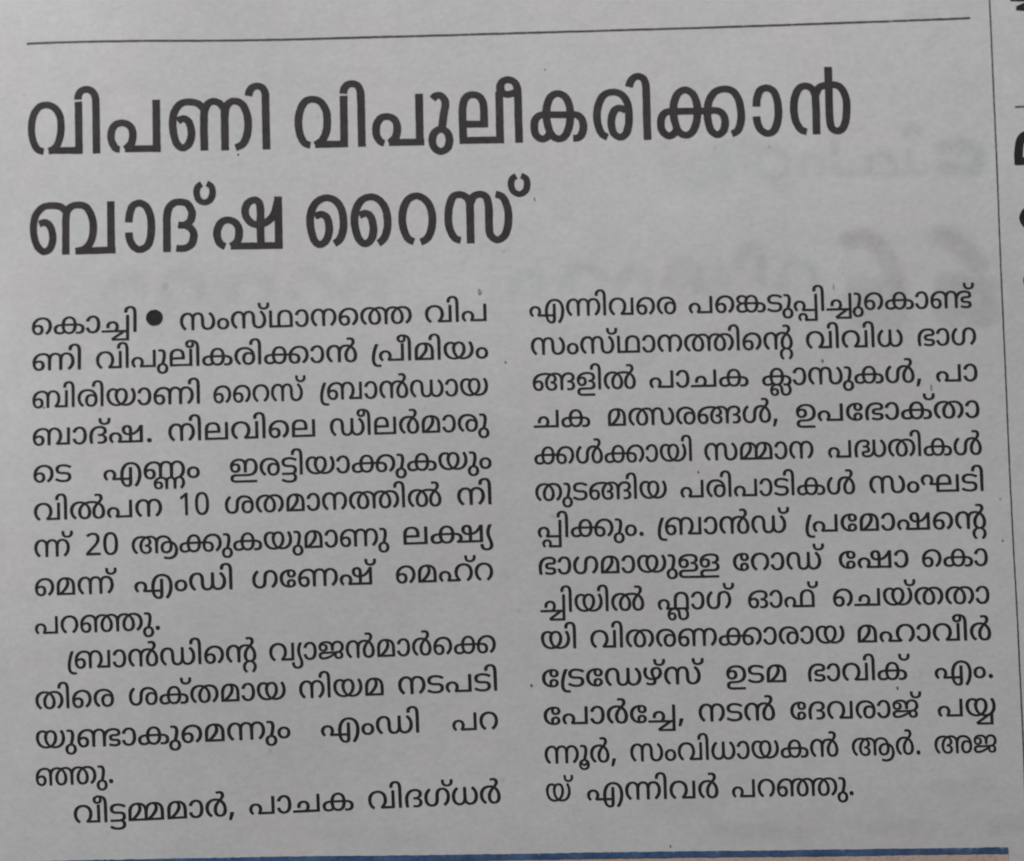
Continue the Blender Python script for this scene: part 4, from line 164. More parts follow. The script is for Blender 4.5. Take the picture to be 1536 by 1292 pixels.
    160: (243, '-53,-67 ~-54,-74 ~-56,-90 -56,-98 ~-56,-121 ~-40,-169 ~4,-200 45,-200 ~99,-200 ~148,-144 148,-95 ~148,-70 ~138,-21 ~115,42 96,88 ~77,135 ~45,239 45,300 ~45,365 ~88,499 119,554 210,554 ~183,507 ~149,425 ~133,347 133,305 ~133,248 ~162,152 180,106 ~194,73 ~219,6 ~235,-62 235,-96 ~235,-185 ~127,-270 45,-270 ~-45,-270 ~-144,-174 -144,-97 ~-144,-86 ~-142,-67 -141,-60'),
    219: (1035, '661,-10 ~635,-10 ~578,-3 ~521,14 493,29 ~487,32 ~468,40 463,43 ~408,82 ~342,176 ~312,282 312,338 ~312,378 ~332,446 349,473 356,484 ~376,511 ~429,547 ~491,566 525,566 ~624,566 ~734,439 734,332 ~734,242 ~658,97 593,53 ~585,47 ~570,38 560,33 ~518,9 ~426,-12 376,-12 ~296,-12 ~171,40 ~84,133 ~39,260 39,335 ~39,405 ~92,508 ~190,566 256,566 ~314,566 ~394,525 421,490 362,431 ~349,457 ~298,496 257,496 ~219,496 ~160,460 ~126,387 126,333 ~126,261 ~184,135 ~298,56 383,56 ~404,56 ~448,61 469,66 ~480,70 ~504,78 514,82 ~549,100 ~609,169 ~647,269 647,332 ~647,392 ~613,464 ~557,496 525,496 ~487,496 ~430,458 ~399,385 399,332 ~399,279 ~432,178 ~493,100 534,78 ~544,74 ~560,73 570,69 ~587,64 ~635,56 661,56 ~744,56 ~852,124 ~906,240 906,312 ~906,371 ~868,477 833,519 902,566 ~948,512 ~993,383 993,314 ~993,242 ~950,123 ~865,37 ~741,-10|908,125 908,-270 400,-270 362,-201 554,-62 ~585,-39 ~679,16 719,37 800,24 565,-144 ~540,-161 ~489,-196 463,-213 462,-206 ~488,-204 ~569,-201 609,-201 822,-201 822,61'),
    280: (572, '286,-12 ~209,-12 ~103,72 ~50,237 50,357 ~50,482 ~101,645 ~206,725 286,725 ~363,725 ~469,641 ~523,478 523,357 ~523,264 ~494,125 ~435,34 ~346,-12|286,63 ~336,63 ~396,116 ~426,202 ~435,306 435,357 ~435,407 ~425,509 ~394,597 ~335,650 286,650 ~235,650 ~176,597 ~147,510 ~138,407 138,357 ~138,299 ~149,193 ~180,110 ~238,63'),
}
# pen strokes of the headline letters: kind (s open curve, c closed curve, l straight), pen width factor, nodes in mm
HEADLINE_ONE = [
    ('s', 1.0, '-44.37,26.57 -44.93,26.76 -45.43,27.56 -45.64,28.80 -45.41,30.17 -44.84,30.87 -44.12,31.01 -43.35,30.70 -42.82,29.95 -42.66,28.85 -42.79,27.76 -43.16,26.95 -43.87,26.55'),
    ('l', 1.0, '-43.87,26.64 -40.51,26.52'),
    ('l', 1.0, '-40.97,31.16 -40.85,26.23'),
    ('s', 1.0, '-41.01,31.40 -40.96,31.86 -40.64,32.23 -40.16,32.33 -39.63,32.10 -39.33,31.59 -39.25,30.72 -39.19,28.35 -39.13,26.21'),
    ('s', 1.0, '-36.88,26.52 -37.25,26.62 -37.63,27.18 -37.75,27.86 -37.60,28.54 -37.23,28.93 -36.68,29.03 -36.13,28.86 -35.76,28.45 -35.64,27.81 -35.79,27.09 -36.38,26.51'),
    ('l', 1.0, '-36.40,26.56 -32.96,26.54'),
    ('l', 1.0, '-33.46,31.15 -33.34,26.24'),
    ('s', 1.0, '-29.01,30.34 -29.48,30.77 -30.29,30.94 -31.10,30.79 -31.68,30.07 -31.87,28.89 -31.71,27.71 -31.42,26.94 -30.92,26.58 -30.38,26.89 -30.09,27.71 -30.16,28.52 -30.45,29.16 -30.90,29.36 -31.39,29.12'),
    ('s', 1.0, '-28.85,26.35 -28.93,29.43 -28.85,30.24 -28.49,30.83 -28.00,30.99 -27.46,30.79 -27.10,30.34'),
    ('l', 1.0, '-27.01,30.38 -26.91,26.37'),
    ('s', 1.0, '-26.96,29.61 -26.88,30.38 -26.52,30.88 -26.07,31.02 -25.44,30.79 -24.99,30.06 -24.78,28.89 -24.90,27.71 -25.28,26.94 -25.95,26.61'),
    ('s', 1.0, '-24.77,31.53 -24.64,32.01 -24.42,32.28 -23.97,32.45 -23.48,32.28 -23.20,31.78 -23.16,30.97 -23.09,28.52 -23.03,26.46'),
    ('s', 1.0, '-18.91,26.84 -19.44,27.02 -19.87,27.79 -20.06,28.97 -19.86,30.24 -19.37,31.00 -18.74,31.18 -18.02,30.95 -17.48,30.14 -17.35,29.14 -17.45,28.06 -17.82,27.29 -18.49,26.84'),
    ('l', 1.0, '-18.47,26.89 -15.40,26.95'),
    ('l', 1.0, '-15.82,31.49 -15.74,26.67'),
    ('s', 1.0, '-15.85,31.72 -15.78,32.12 -15.47,32.53 -14.99,32.64 -14.53,32.48 -14.26,31.94 -14.19,31.12 -14.13,28.50 -14.07,26.69'),
    ('s', 1.0, '-11.98,27.00 -12.31,27.14 -12.67,27.64 -12.76,28.27 -12.63,28.95 -12.27,29.40 -11.78,29.52 -11.24,29.39 -10.88,28.99 -10.77,28.31 -10.92,27.58 -11.50,27.00'),
    ('l', 1.0, '-11.55,27.06 -8.23,27.11'),
    ('l', 1.0, '-8.74,31.65 -8.63,26.83'),
    ('s', 1.0, '-7.47,31.18 -7.16,31.47 -6.71,31.49 -6.32,31.06 -6.26,30.56 -6.39,29.84 -6.55,28.57'),
    ('c', 1.0, '-6.67,28.32 -6.07,27.98 -5.87,27.25 -6.07,26.53 -6.67,26.20 -7.26,26.53 -7.48,27.26 -7.26,27.98'),
    ('s', 1.0, '-4.55,26.94 -4.64,29.11 -4.64,30.29 -4.51,31.02 -4.15,31.47 -3.66,31.59 -3.12,31.43 -2.76,30.93 -2.65,30.20 -2.63,28.52'),
    ('l', 1.0, '-4.26,28.78 -2.25,28.80'),
    ('l', 1.0, '-4.91,27.24 -0.75,27.30'),
    ('l', 1.0, '-1.22,31.84 -1.12,27.01'),
    ('s', 1.0, '-1.11,31.75 -1.12,32.43 -0.88,32.84 -0.39,33.02 0.15,32.84 0.46,32.34 0.53,31.57 0.60,29.12 0.67,27.05'),
    ('s', 1.0, '-1.09,32.38 -0.97,31.84 -0.39,31.61 0.33,31.84'),
    ('c', 1.0, '4.29,31.72 4.97,31.40 5.37,30.58 5.46,29.58 5.32,28.49 4.91,27.63 4.38,27.40 3.75,27.72 3.35,28.67 3.21,29.67 3.31,30.67 3.67,31.44'),
    ('s', 1.0, '3.35,29.69 2.59,29.62 2.18,29.21 2.08,28.53 2.23,27.80 2.76,27.38 3.30,27.58 3.54,27.94'),
    ('s', 1.0, '5.41,29.69 6.04,29.69 6.49,29.36 6.69,28.68 6.57,27.95 6.26,27.54 5.72,27.45'),
    ('l', 1.0, '3.26,29.69 5.77,29.71'),
    ('s', 1.0, '8.94,27.57 8.45,27.86 8.10,28.59 7.96,29.64 8.15,30.77 8.64,31.59 9.45,31.87 10.26,31.64 10.80,30.87 10.97,29.78 10.92,28.69 10.65,27.87 10.15,27.57 9.57,27.91 9.31,28.77 9.40,29.64 9.72,30.21 10.12,30.34 10.66,30.14'),
    ('s', 1.0, '10.98,32.37 11.12,32.83 11.44,33.24 11.84,33.38 12.29,33.19 12.53,32.74 12.60,31.87 12.65,29.14 12.71,27.34'),
    ('c', 1.0, '16.25,32.08 16.92,31.74 17.31,30.92 17.40,29.91 17.25,28.82 16.84,28.01 16.35,27.76 15.68,28.05 15.31,28.91 15.14,30.01 15.25,31.01 15.62,31.78'),
    ('s', 1.0, '15.24,30.02 14.48,29.96 14.08,29.55 13.96,28.87 14.11,28.14 14.74,27.69 15.23,27.96 15.43,28.26'),
    ('l', 1.0, '15.15,30.02 18.83,30.10'),
    ('s', 1.0, '20.60,27.89 21.14,28.19 21.47,29.09 21.48,30.10 21.26,31.19 20.73,31.96 19.93,32.17 19.11,31.92 18.52,31.10 18.34,30.10 18.42,29.00 18.73,28.14 19.26,27.82 19.75,28.10 19.98,28.73 19.95,29.37 19.64,29.91 19.19,30.11 18.56,30.10'),
    ('s', 1.0, '22.94,30.50 23.01,31.28 23.33,32.05 23.92,32.28 24.55,31.96 24.89,31.10 25.00,30.00 24.87,28.91 24.50,28.14 23.96,27.93 23.34,28.28 23.02,28.96 22.95,29.53'),
    ('s', 1.0, '27.64,28.09 27.13,28.28 26.64,29.05 26.45,30.23 26.58,31.42 27.00,32.24 27.59,32.47 28.12,32.24 28.43,31.70 28.52,30.87 28.56,27.87'),
    ('s', 1.0, '28.52,31.60 28.84,32.29 29.43,32.52 30.51,32.54 31.04,32.11 31.39,31.15 31.41,30.06 31.26,28.96 30.94,28.33 30.49,28.16 30.00,28.46 29.83,29.23 29.77,31.61 29.72,34.27'),
]
HEADLINE_TWO = [
    ('s', 1.0, '-42.13,20.85 -42.60,21.23 -43.51,21.38 -44.37,21.24 -45.08,20.50 -45.30,19.37 -45.14,18.22 -44.79,17.44 -44.21,17.01 -43.64,17.26 -43.35,18.03 -43.43,18.94 -43.77,19.59 -44.20,19.80 -44.73,19.66'),
    ('l', 1.0, '-42.02,16.69 -42.07,20.16'),
    ('s', 1.0, '-42.06,19.80 -41.96,20.75 -41.52,21.24 -40.77,21.35 -40.11,21.15 -39.58,20.36 -39.35,19.27 -39.46,18.19 -39.82,17.48 -40.28,17.13 -41.08,16.96'),
    ('l', 1.0, '-41.08,16.98 -37.17,17.00'),
    ('l', 1.0, '-37.70,21.60 -37.58,16.72'),
    ('s', 1.0, '-35.94,19.61 -35.84,20.47 -35.53,21.18 -34.90,21.40 -34.30,21.07 -33.88,20.17 -33.78,19.08 -33.85,18.09 -34.16,17.33 -34.88,17.01 -35.44,17.30 -35.81,17.94 -35.91,18.62'),
    ('s', 1.0, '-32.26,16.77 -32.30,19.07 -32.31,20.15 -32.11,20.96 -31.67,21.37 -31.08,21.47 -30.45,21.32 -30.05,20.77 -29.95,20.32 -30.12,19.69 -30.61,19.30 -31.24,19.31'),
    ('s', 1.0, '-30.66,19.29 -30.16,19.06 -29.80,18.61 -29.79,17.98 -30.01,17.44 -30.58,17.10 -31.39,17.10'),
    ('s', 0.85, '-29.09,23.17 -29.44,22.89 -29.55,22.31 -29.29,21.63 -28.78,21.42 -28.27,21.68 -28.05,22.31 -28.19,22.94 -28.59,23.21'),
    ('s', 1.0, '-26.82,17.26 -27.28,17.53 -27.58,18.25 -27.52,18.97 -27.17,19.56 -26.59,19.76 -25.96,19.56 -25.60,19.06 -25.53,18.43 -25.72,17.71 -26.30,17.26'),
    ('l', 1.0, '-26.30,17.29 -21.43,17.36'),
    ('l', 1.0, '-21.92,21.96 -21.79,17.06'),
    ('s', 1.0, '-23.46,17.35 -23.55,19.42 -23.55,20.68 -23.70,21.41 -24.11,21.66 -24.73,21.36 -24.99,20.59 -24.81,19.96 -24.27,19.42 -23.64,19.33 -22.93,19.60 -22.31,20.23 -21.96,21.50'),
    ('s', 1.0, '-16.60,17.52 -16.11,17.92 -15.80,18.82 -15.77,19.72 -15.99,20.81 -16.54,21.57 -17.39,21.85 -18.24,21.49 -18.77,20.63 -18.89,19.55 -18.71,18.47 -18.43,17.75 -17.94,17.43 -17.41,17.79 -17.13,18.56 -17.15,19.46 -17.42,20.09 -17.87,20.29 -18.45,20.09'),
    ('s', 1.0, '-12.49,17.55 -12.00,17.96 -11.69,18.81 -11.65,19.80 -11.88,20.88 -12.46,21.65 -13.23,21.93 -14.08,21.61 -14.61,20.71 -14.74,19.63 -14.55,18.55 -14.23,17.83 -13.70,17.49 -13.16,17.92 -12.96,18.73 -13.04,19.54 -13.31,20.17 -13.71,20.38 -14.29,20.17'),
    ('s', 1.0, '-9.17,17.68 -9.68,17.95 -10.08,18.72 -10.27,19.80 -10.11,20.97 -9.65,21.73 -8.93,22.00 -8.17,21.68 -7.63,20.87 -7.45,19.79 -7.58,18.71 -7.98,17.95 -8.54,17.65'),
    ('s', 1.0, '-4.79,17.80 -5.29,17.98 -5.78,18.75 -5.96,19.92 -5.83,21.18 -5.47,21.95 -4.89,22.12 -4.31,21.90 -4.00,21.45 -3.94,20.73 -3.86,17.53'),
    ('s', 1.0, '-3.91,21.27 -3.60,21.94 -3.02,22.15 -2.48,21.94 -2.21,21.17 -2.15,19.28 -2.03,18.33 -1.41,17.84 -0.74,18.20 -0.43,19.01 -0.34,20.09 -0.52,21.17 -0.96,21.94 -1.54,22.15'),
    ('s', 0.85, '0.38,23.88 0.02,23.61 -0.10,23.11 0.11,22.44 0.66,22.15 1.22,22.44 1.42,23.11 1.27,23.66 0.85,23.90'),
]
TOP_RULE = [(-46.25, 37.02), (-29.36, 36.76), (-10.53, 37.12), (3.89, 37.58), (20.85, 38.12), (33.45, 38.60), (43.19, 38.98)]
COLUMN_RULE = [(44.75, 46.46), (45.03, 40.70), (45.22, 33.67), (45.46, 23.52), (45.62, 15.34), (45.90, 5.35), (46.12, -3.34), (46.38, -11.96), (46.55, -16.86), (46.70, -22.95), (46.84, -27.80), (46.93, -32.64), (47.10, -39.86), (47.21, -44.66)]
SIDE_RULE = [(47.22, 30.45), (49.59, 30.54), (54.57, 30.70)]
BOX_TOP = [(-51.52, -40.72), (-42.19, -39.87), (-34.63, -39.53), (-22.44, -39.31), (-4.14, -39.07), (14.13, -38.77), (32.36, -38.53), (45.30, -38.38)]
BOX_BOTTOM = [(-51.23, -52.76), (45.60, -50.03)]
SPECKS = [(-25.67, 25.94, 0.099, 0.099, 0), (2.10, 21.67, 0.080, 0.161, 0), (-3.04, 12.93, 0.198, 0.309, 1), (14.47, -38.00, 0.099, 0.099, 0), (1.78, -23.46, 0.136, 0.136, 0), (35.41, -23.68, 0.111, 0.136, 0), (28.85, 6.51, 0.142, 0.148, 0), (38.94, 4.03, 0.124, 0.309, 1), (17.22, -3.84, 0.099, 0.093, 0), (45.37, -10.18, 0.087, 0.087, 0), (-43.90, 2.26, 0.124, 0.111, 1), (45.20, -6.30, 0.093, 0.074, 1), (24.12, 26.66, 0.056, 0.049, 1), (3.07, 34.01, 0.099, 0.080, 1), (-0.62, 6.38, 0.124, 0.124, 1), (29.95, 13.44, 0.080, 0.309, 1)]
SHOW_THROUGH = [
    ('warm', 0.150, 1.74, [(31.44, 17.82), (32.97, 18.01), (34.47, 16.89), (35.49, 15.01), (35.93, 12.66)]),
    ('warm', 0.100, 3.48, [(32.66, 12.89), (34.99, 12.19)]),
    ('warm', 0.090, 2.78, [(32.87, 11.02), (35.44, 10.78)]),
    ('warm', 0.160, 1.86, [(39.99, 18.19), (41.39, 17.72), (42.77, 16.43), (43.58, 15.49)]),
    ('warm', 0.110, 3.02, [(40.61, 13.25), (43.88, 13.02)]),
    ('warm', 0.100, 3.25, [(40.81, 11.26), (43.85, 11.15)]),
    ('cool', 0.120, 1.39, [(40.50, 26.60), (43.54, 26.48), (43.51, 24.70), (40.46, 24.70)]),
    ('cool', 0.100, 1.16, [(42.03, 27.08), (41.98, 24.23)]),
    ('cool', 0.110, 0.79, [(33.65, 24.21), (33.55, 25.40), (34.62, 26.00), (35.66, 25.29), (35.88, 24.22)]),
    ('cool', 0.100, 0.79, [(37.20, 26.12), (37.40, 24.22)]),
    ('cool', 0.100, 0.60, [(30.48, 24.16), (38.46, 24.18)]),
    ('cool', 0.110, 0.70, [(30.24, 27.06), (30.29, 24.21)]),
    ('cool', 0.110, 0.70, [(37.00, 27.91), (37.24, 28.50), (38.06, 28.27)]),
    ('cool', 0.090, 0.74, [(27.20, 24.21), (27.10, 25.39), (28.16, 25.75), (28.97, 25.16), (28.96, 24.21)]),
    ('cool', 0.090, 0.79, [(22.99, 24.21), (23.12, 25.87), (24.42, 26.46), (25.70, 25.63), (25.68, 24.21), (24.39, 23.61), (23.46, 24.09)]),
    ('cool', 0.080, 0.79, [(24.27, 23.50), (25.08, 22.55), (26.02, 23.02)]),
    ('cool', 0.070, 0.93, [(20.06, 24.21), (20.19, 25.40), (21.37, 25.87), (22.06, 24.68)]),
    ('cool', 0.050, 0.93, [(16.67, 23.97), (16.91, 25.40), (18.55, 25.64), (18.77, 23.97)]),
    ('cool', 0.080, 0.83, [(14.49, 13.12), (14.97, 15.23), (16.37, 15.59), (17.53, 15.00), (17.63, 13.12)]),
    ('cool', 0.090, 1.02, [(21.27, 15.47), (21.98, 17.12), (23.03, 17.12), (23.12, 13.83)]),
    ('cool', 0.090, 0.88, [(25.09, 13.12), (25.46, 15.23), (26.63, 15.82), (27.91, 15.00), (28.23, 12.89)]),
    ('cool', 0.070, 1.39, [(14.62, 13.65), (15.11, 15.12), (16.57, 15.37), (17.28, 13.17)]),
    ('cool', 0.060, 1.16, [(19.49, 15.13), (19.71, 12.93)]),
    ('cool', 0.070, 1.04, [(5.15, 13.64), (5.64, 14.87), (7.09, 15.11), (8.55, 14.13)]),
    ('cool', 0.060, 1.04, [(10.00, 13.16), (10.49, 14.63), (12.44, 14.63), (12.67, 13.16)]),
    ('cool', 0.060, 1.04, [(0.06, 13.16), (0.78, 14.62), (2.48, 14.38), (2.72, 13.15)]),
    ('cool', 0.040, 1.39, [(10.22, 9.01), (12.16, 8.53), (12.63, 6.83)]),
    ('cool', 0.040, 1.16, [(3.68, 4.64), (3.68, 1.25)]),
    ('cool', 0.050, 1.39, [(39.17, -32.63), (43.45, -32.63)]),
    ('cool', 0.060, 1.62, [(43.99, -36.25), (46.80, -35.95)]),
    ('cool', 0.040, 1.39, [(12.94, -34.16), (17.80, -34.56)]),
    ('cool', 0.050, 1.39, [(19.00, -36.54), (26.30, -36.83)]),
    ('cool', 0.040, 1.39, [(-17.58, -36.91), (-7.80, -37.61)]),
    ('cool', 0.040, 1.39, [(31.78, -36.23), (38.50, -36.12)]),
    ('cool', 0.045, 1.39, [(-37.96, 12.66), (-37.72, 13.85), (-36.32, 14.58), (-34.78, 13.81), (-34.51, 12.74)]),
    ('cool', 0.050, 1.39, [(-32.55, 12.60), (-32.32, 14.10), (-30.95, 14.85), (-29.44, 14.09), (-29.17, 12.71)]),
    ('cool', 0.040, 1.39, [(-26.00, 12.59), (-25.77, 13.96), (-24.40, 14.72), (-22.90, 13.96), (-22.64, 12.71)]),
    ('cool', 0.045, 1.39, [(-20.40, 12.58), (-20.16, 14.21), (-18.80, 14.97), (-17.30, 14.21), (-17.04, 12.71)]),
    ('cool', 0.040, 1.39, [(-15.42, 12.58), (-15.18, 13.83), (-13.81, 14.58), (-12.31, 13.83), (-12.06, 12.70)]),
    ('cool', 0.050, 1.39, [(15.65, 12.55), (15.90, 13.43), (17.28, 14.18), (18.76, 13.43), (19.00, 12.68)]),
    ('cool', 0.050, 2.09, [(14.50, 26.35), (15.11, 24.00), (17.60, 23.63)]),
    ('cool', 0.045, 2.09, [(19.79, 23.82), (20.43, 26.35), (22.62, 26.54)]),
]
SIDE_LETTERS = [[('s', 1.15, [(47.486, 24.968), (47.517, 26.55), (47.848, 27.563), (48.603, 27.94), (49.343, 27.558), (49.694, 26.418), (49.666, 24.964)]), ('s', 1.15, [(47.181, 25.285), (51.975, 25.399)]), ('s', 1.15, [(51.781, 28.182), (51.782, 25.084)])], [('s', 1.15, [(49.52, 20.488), (48.34, 20.678), (47.828, 19.923), (48.313, 19.168), (49.499, 19.293)])], [('s', 1.15, [(49.544, 14.713), (48.61, 14.776), (48.098, 14.024), (48.585, 13.336), (49.523, 13.462)])], [('s', 0.5, [(46.975, 40.749), (49.786, 40.669)]), ('s', 0.5, [(49.16, 40.608), (47.585, 39.914)]), ('s', 0.5, [(47.522, 39.851), (49.768, 39.71)])]]

# ---------------------------------------------------------------- materials
def new_mat(name):
    m = bpy.data.materials.new(name)
    m.use_nodes = True
    nt = m.node_tree
    return m, nt, nt.nodes['Principled BSDF'], nt.nodes['Material Output']

def noise(nt, scale, detail=2, rough=0.5, coord=None, seed=0.0):
    n = nt.nodes.new('ShaderNodeTexNoise')
    n.noise_dimensions = '4D'
    n.inputs['Scale'].default_value = scale
    n.inputs['Detail'].default_value = detail
    n.inputs['Roughness'].default_value = rough
    n.inputs['W'].default_value = seed
    if coord is not None:
        nt.links.new(coord, n.inputs['Vector'])
    return n

def ramp(nt, src, p0, c0, p1, c1):
    r = nt.nodes.new('ShaderNodeValToRGB')
    r.color_ramp.elements[0].position = p0
    r.color_ramp.elements[1].position = p1
    r.color_ramp.elements[0].color = (*c0, 1) if len(c0) == 3 else c0
    r.color_ramp.elements[1].color = (*c1, 1) if len(c1) == 3 else c1
    nt.links.new(src, r.inputs['Fac'])
    return r

def mix(nt, kind, fac, a, b):
    m = nt.nodes.new('ShaderNodeMix')
    m.data_type = 'RGBA'
    m.blend_type = kind
    for sock, v in ((m.inputs['Factor'], fac), (m.inputs['A'], a), (m.inputs['B'], b)):
        if isinstance(v, (int, float)):
            sock.default_value = v
        elif isinstance(v, tuple):
            sock.default_value = (*v, 1)
        else:
            nt.links.new(v, sock)
    return m.outputs['Result']

def paper_material():
    m, nt, p, out = new_mat('newsprint')
    tc = nt.nodes.new('ShaderNodeTexCoord').outputs['Object']
    blotch = noise(nt, 55, 3, 0.55, tc)
    tint = noise(nt, 120, 2, 0.5, tc, 4.0)
    mid = noise(nt, 420, 3, 0.6, tc, 2.0)
    grain = noise(nt, 1900, 2, 0.6, tc, 7.0)
    stretch = nt.nodes.new('ShaderNodeMapping')
    stretch.inputs['Scale'].default_value = (900, 3600, 900)
    stretch.inputs['Rotation'].default_value = (0, 0, 0.4)
    nt.links.new(tc, stretch.inputs['Vector'])
    fibre = noise(nt, 1.0, 3, 0.7, stretch.outputs['Vector'], 1.0)
    c = ramp(nt, blotch.outputs['Fac'], 0.3, PAPER_LO, 0.7, PAPER_HI).outputs['Color']
    c = mix(nt, 'MULTIPLY', 1.0, c, ramp(nt, tint.outputs['Fac'], 0.38, (1.006, 0.982, 0.997), 0.62, (0.985, 1.003, 0.992)).outputs['Color'])
    c = mix(nt, 'MULTIPLY', 1.0, c, ramp(nt, mid.outputs['Fac'], 0.25, (0.945,) * 3, 0.72, (1.025,) * 3).outputs['Color'])
    c = mix(nt, 'MULTIPLY', 1.0, c, ramp(nt, grain.outputs['Fac'], 0.25, (0.935,) * 3, 0.75, (1.045,) * 3).outputs['Color'])
    c = mix(nt, 'MULTIPLY', 1.0, c, ramp(nt, fibre.outputs['Fac'], 0.25, (0.955,) * 3, 0.48, (1.0,) * 3).outputs['Color'])
    # stray dark fibres in recycled stock
    fl = noise(nt, 700, 1, 0.5, tc, 11.0)
    c = mix(nt, 'MULTIPLY', 1.0, c, ramp(nt, fl.outputs['Fac'], 0.20, (0.84,) * 3, 0.27, (1.0,) * 3).outputs['Color'])
    nt.links.new(c, p.inputs['Base Color'])
    p.inputs['Roughness'].default_value = 0.85
    p.inputs['Specular IOR Level'].default_value = 0.2
    b = nt.nodes.new('ShaderNodeBump')
    b.inputs['Strength'].default_value = 0.35
    b.inputs['Distance'].default_value = 0.00006
    nt.links.new(mid.outputs['Fac'], b.inputs['Height'])
    b2 = nt.nodes.new('ShaderNodeBump')
    b2.inputs['Strength'].default_value = 0.25
    b2.inputs['Distance'].default_value = 0.00002
    nt.links.new(grain.outputs['Fac'], b2.inputs['Height'])
    nt.links.new(b.outputs['Normal'], b2.inputs['Normal'])
    nt.links.new(b2.outputs['Normal'], p.inputs['Normal'])
    return m

PAPER_LO = (0.583, 0.580, 0.581)
PAPER_HI = (0.625, 0.621, 0.624)

def ink_material(name, colour, worn, cover=0.0, grain_scale=2600):
    """Press ink on rough paper: the coat thins where the fibres stand up."""
    m, nt, p, out = new_mat(name)
    tc = nt.nodes.new('ShaderNodeTexCoord').outputs['Object']
    patch = noise(nt, 520, 3, 0.6, tc, 3.0)
    fine = noise(nt, grain_scale, 2, 0.6, tc, 9.0)
    c = ramp(nt, patch.outputs['Fac'], 0.3, colour, 0.72, worn).outputs['Color']
    c = mix(nt, 'MULTIPLY', 1.0, c, ramp(nt, fine.outputs['Fac'], 0.3, (0.8,) * 3, 0.75, (1.25,) * 3).outputs['Color'])
    nt.links.new(c, p.inputs['Base Color'])
    p.inputs['Roughness'].default_value = 0.7
    p.inputs['Specular IOR Level'].default_value = 0.25
    if cover > 0:
        ma = nt.nodes.new('ShaderNodeMapRange')
        ma.inputs['From Min'].default_value = 0.55
        ma.inputs['From Max'].default_value = 0.78
        ma.inputs['To Min'].default_value = 1.0
        ma.inputs['To Max'].default_value = 1.0 - cover
        nt.links.new(fine.outputs['Fac'], ma.inputs['Value'])
        nt.links.new(ma.outputs['Result'], p.inputs['Alpha'])
    return m

def ghost_material(name, colour):
    m, nt, p, out = new_mat(name)
    p.inputs['Base Color'].default_value = (*colour, 1)
    p.inputs['Roughness'].default_value = 0.9
    p.inputs['Specular IOR Level'].default_value = 0.1
    a = nt.nodes.new('ShaderNodeAttribute')
    a.attribute_name = 'ink_density'
    tc = nt.nodes.new('ShaderNodeTexCoord').outputs['Object']
    n = noise(nt, 700, 3, 0.65, tc, 5.0)
    mr = nt.nodes.new('ShaderNodeMapRange')
    mr.inputs['From Min'].default_value = 0.3
    mr.inputs['From Max'].default_value = 0.7
    mr.inputs['To Min'].default_value = 0.45
    mr.inputs['To Max'].default_value = 1.25
    nt.links.new(n.outputs['Fac'], mr.inputs['Value'])
    mu = nt.nodes.new('ShaderNodeMath')
    mu.operation = 'MULTIPLY'
    nt.links.new(a.outputs['Fac'], mu.inputs[0])
    nt.links.new(mr.outputs['Result'], mu.inputs[1])
    nt.links.new(mu.outputs[0], p.inputs['Alpha'])
    return m

M_PAPER = paper_material()
M_HEAD = ink_material('headline_ink', (0.033, 0.0275, 0.0285), (0.056, 0.047, 0.049), 0.18)
M_BODY = ink_material('body_ink', (0.014, 0.014, 0.0155), (0.027, 0.0265, 0.028), 0.14)
M_RULE = ink_material('rule_ink', (0.055, 0.055, 0.057), (0.11, 0.11, 0.11), 0.45)
M_SPECK = ink_material('speck_ink', (0.13, 0.12, 0.12), (0.2, 0.19, 0.19), 0.3)
M_FAINT = ink_material('faint_speck_ink', (0.28, 0.27, 0.27), (0.36, 0.35, 0.35), 0.3)
M_BLUE = ink_material('blue_ink', (0.026, 0.066, 0.16), (0.085, 0.15, 0.29), 0.5)
M_PINK = ink_material('pink_tint', (0.52, 0.395, 0.345), (0.57, 0.46, 0.41), 0.25, 3200)
M_GHOST_COOL = ghost_material('show_through_blue', (0.13, 0.18, 0.27))
M_GHOST_WARM = ghost_material('show_through_red', (0.24, 0.17, 0.19))

def table_material():
    m, nt, p, out = new_mat('table_laminate')
    tc = nt.nodes.new('ShaderNodeTexCoord').outputs['Object']
    n = noise(nt, 60, 4, 0.6, tc)
    c = ramp(nt, n.outputs['Fac'], 0.3, (0.16, 0.13, 0.11), 0.7, (0.21, 0.175, 0.15)).outputs['Color']
    nt.links.new(c, p.inputs['Base Color'])
    p.inputs['Roughness'].default_value = 0.9
    p.inputs['Specular IOR Level'].default_value = 0.1
    return m

# ---------------------------------------------------------------- the lie of the paper
def lift(x, y):
    """Height of the page (metres) above its resting plane; the left side bends away."""
    b = np.minimum(0, x + 0.0293)
    s = np.minimum(0, x + 0.0500)
    return (0.00011 * np.sin(x * 75 + y * 38 + 0.6) + 0.00008 * np.sin(y * 120 - x * 40 + 1.1)
            + 0.00004 * np.sin(x * 190 + y * 90) - 6.0 * (b * b - s * s))

COAT = 0.022 * MM            # thickness of one coat of ink above the sheet

def ink_object(name, tris_xy, mat, parent, coats=1.0, label=None):
    """Lay a flat drawing (mm) on the bent sheet as one mesh: (verts, faces)."""
    verts, faces = tris_xy
    v = np.array(verts, dtype=float) * MM
    z = lift(v[:, 0], v[:, 1]) + COAT * coats
    me = bpy.data.meshes.new(name)
    me.from_pydata(np.column_stack([v, z]).tolist(), [], [list(f) for f in faces])
    me.materials.append(mat)
    me.update()
    # faces look up
    flip = [p for p in me.polygons if p.normal.z < 0]
    if flip:
        me.flip_normals() if len(flip) == len(me.polygons) else [p.flip() for p in flip]
    me.shade_smooth()
    o = bpy.data.objects.new(name, me)
    COL.objects.link(o)
    o.parent = parent
    if label:
        o['label'] = label
    return o

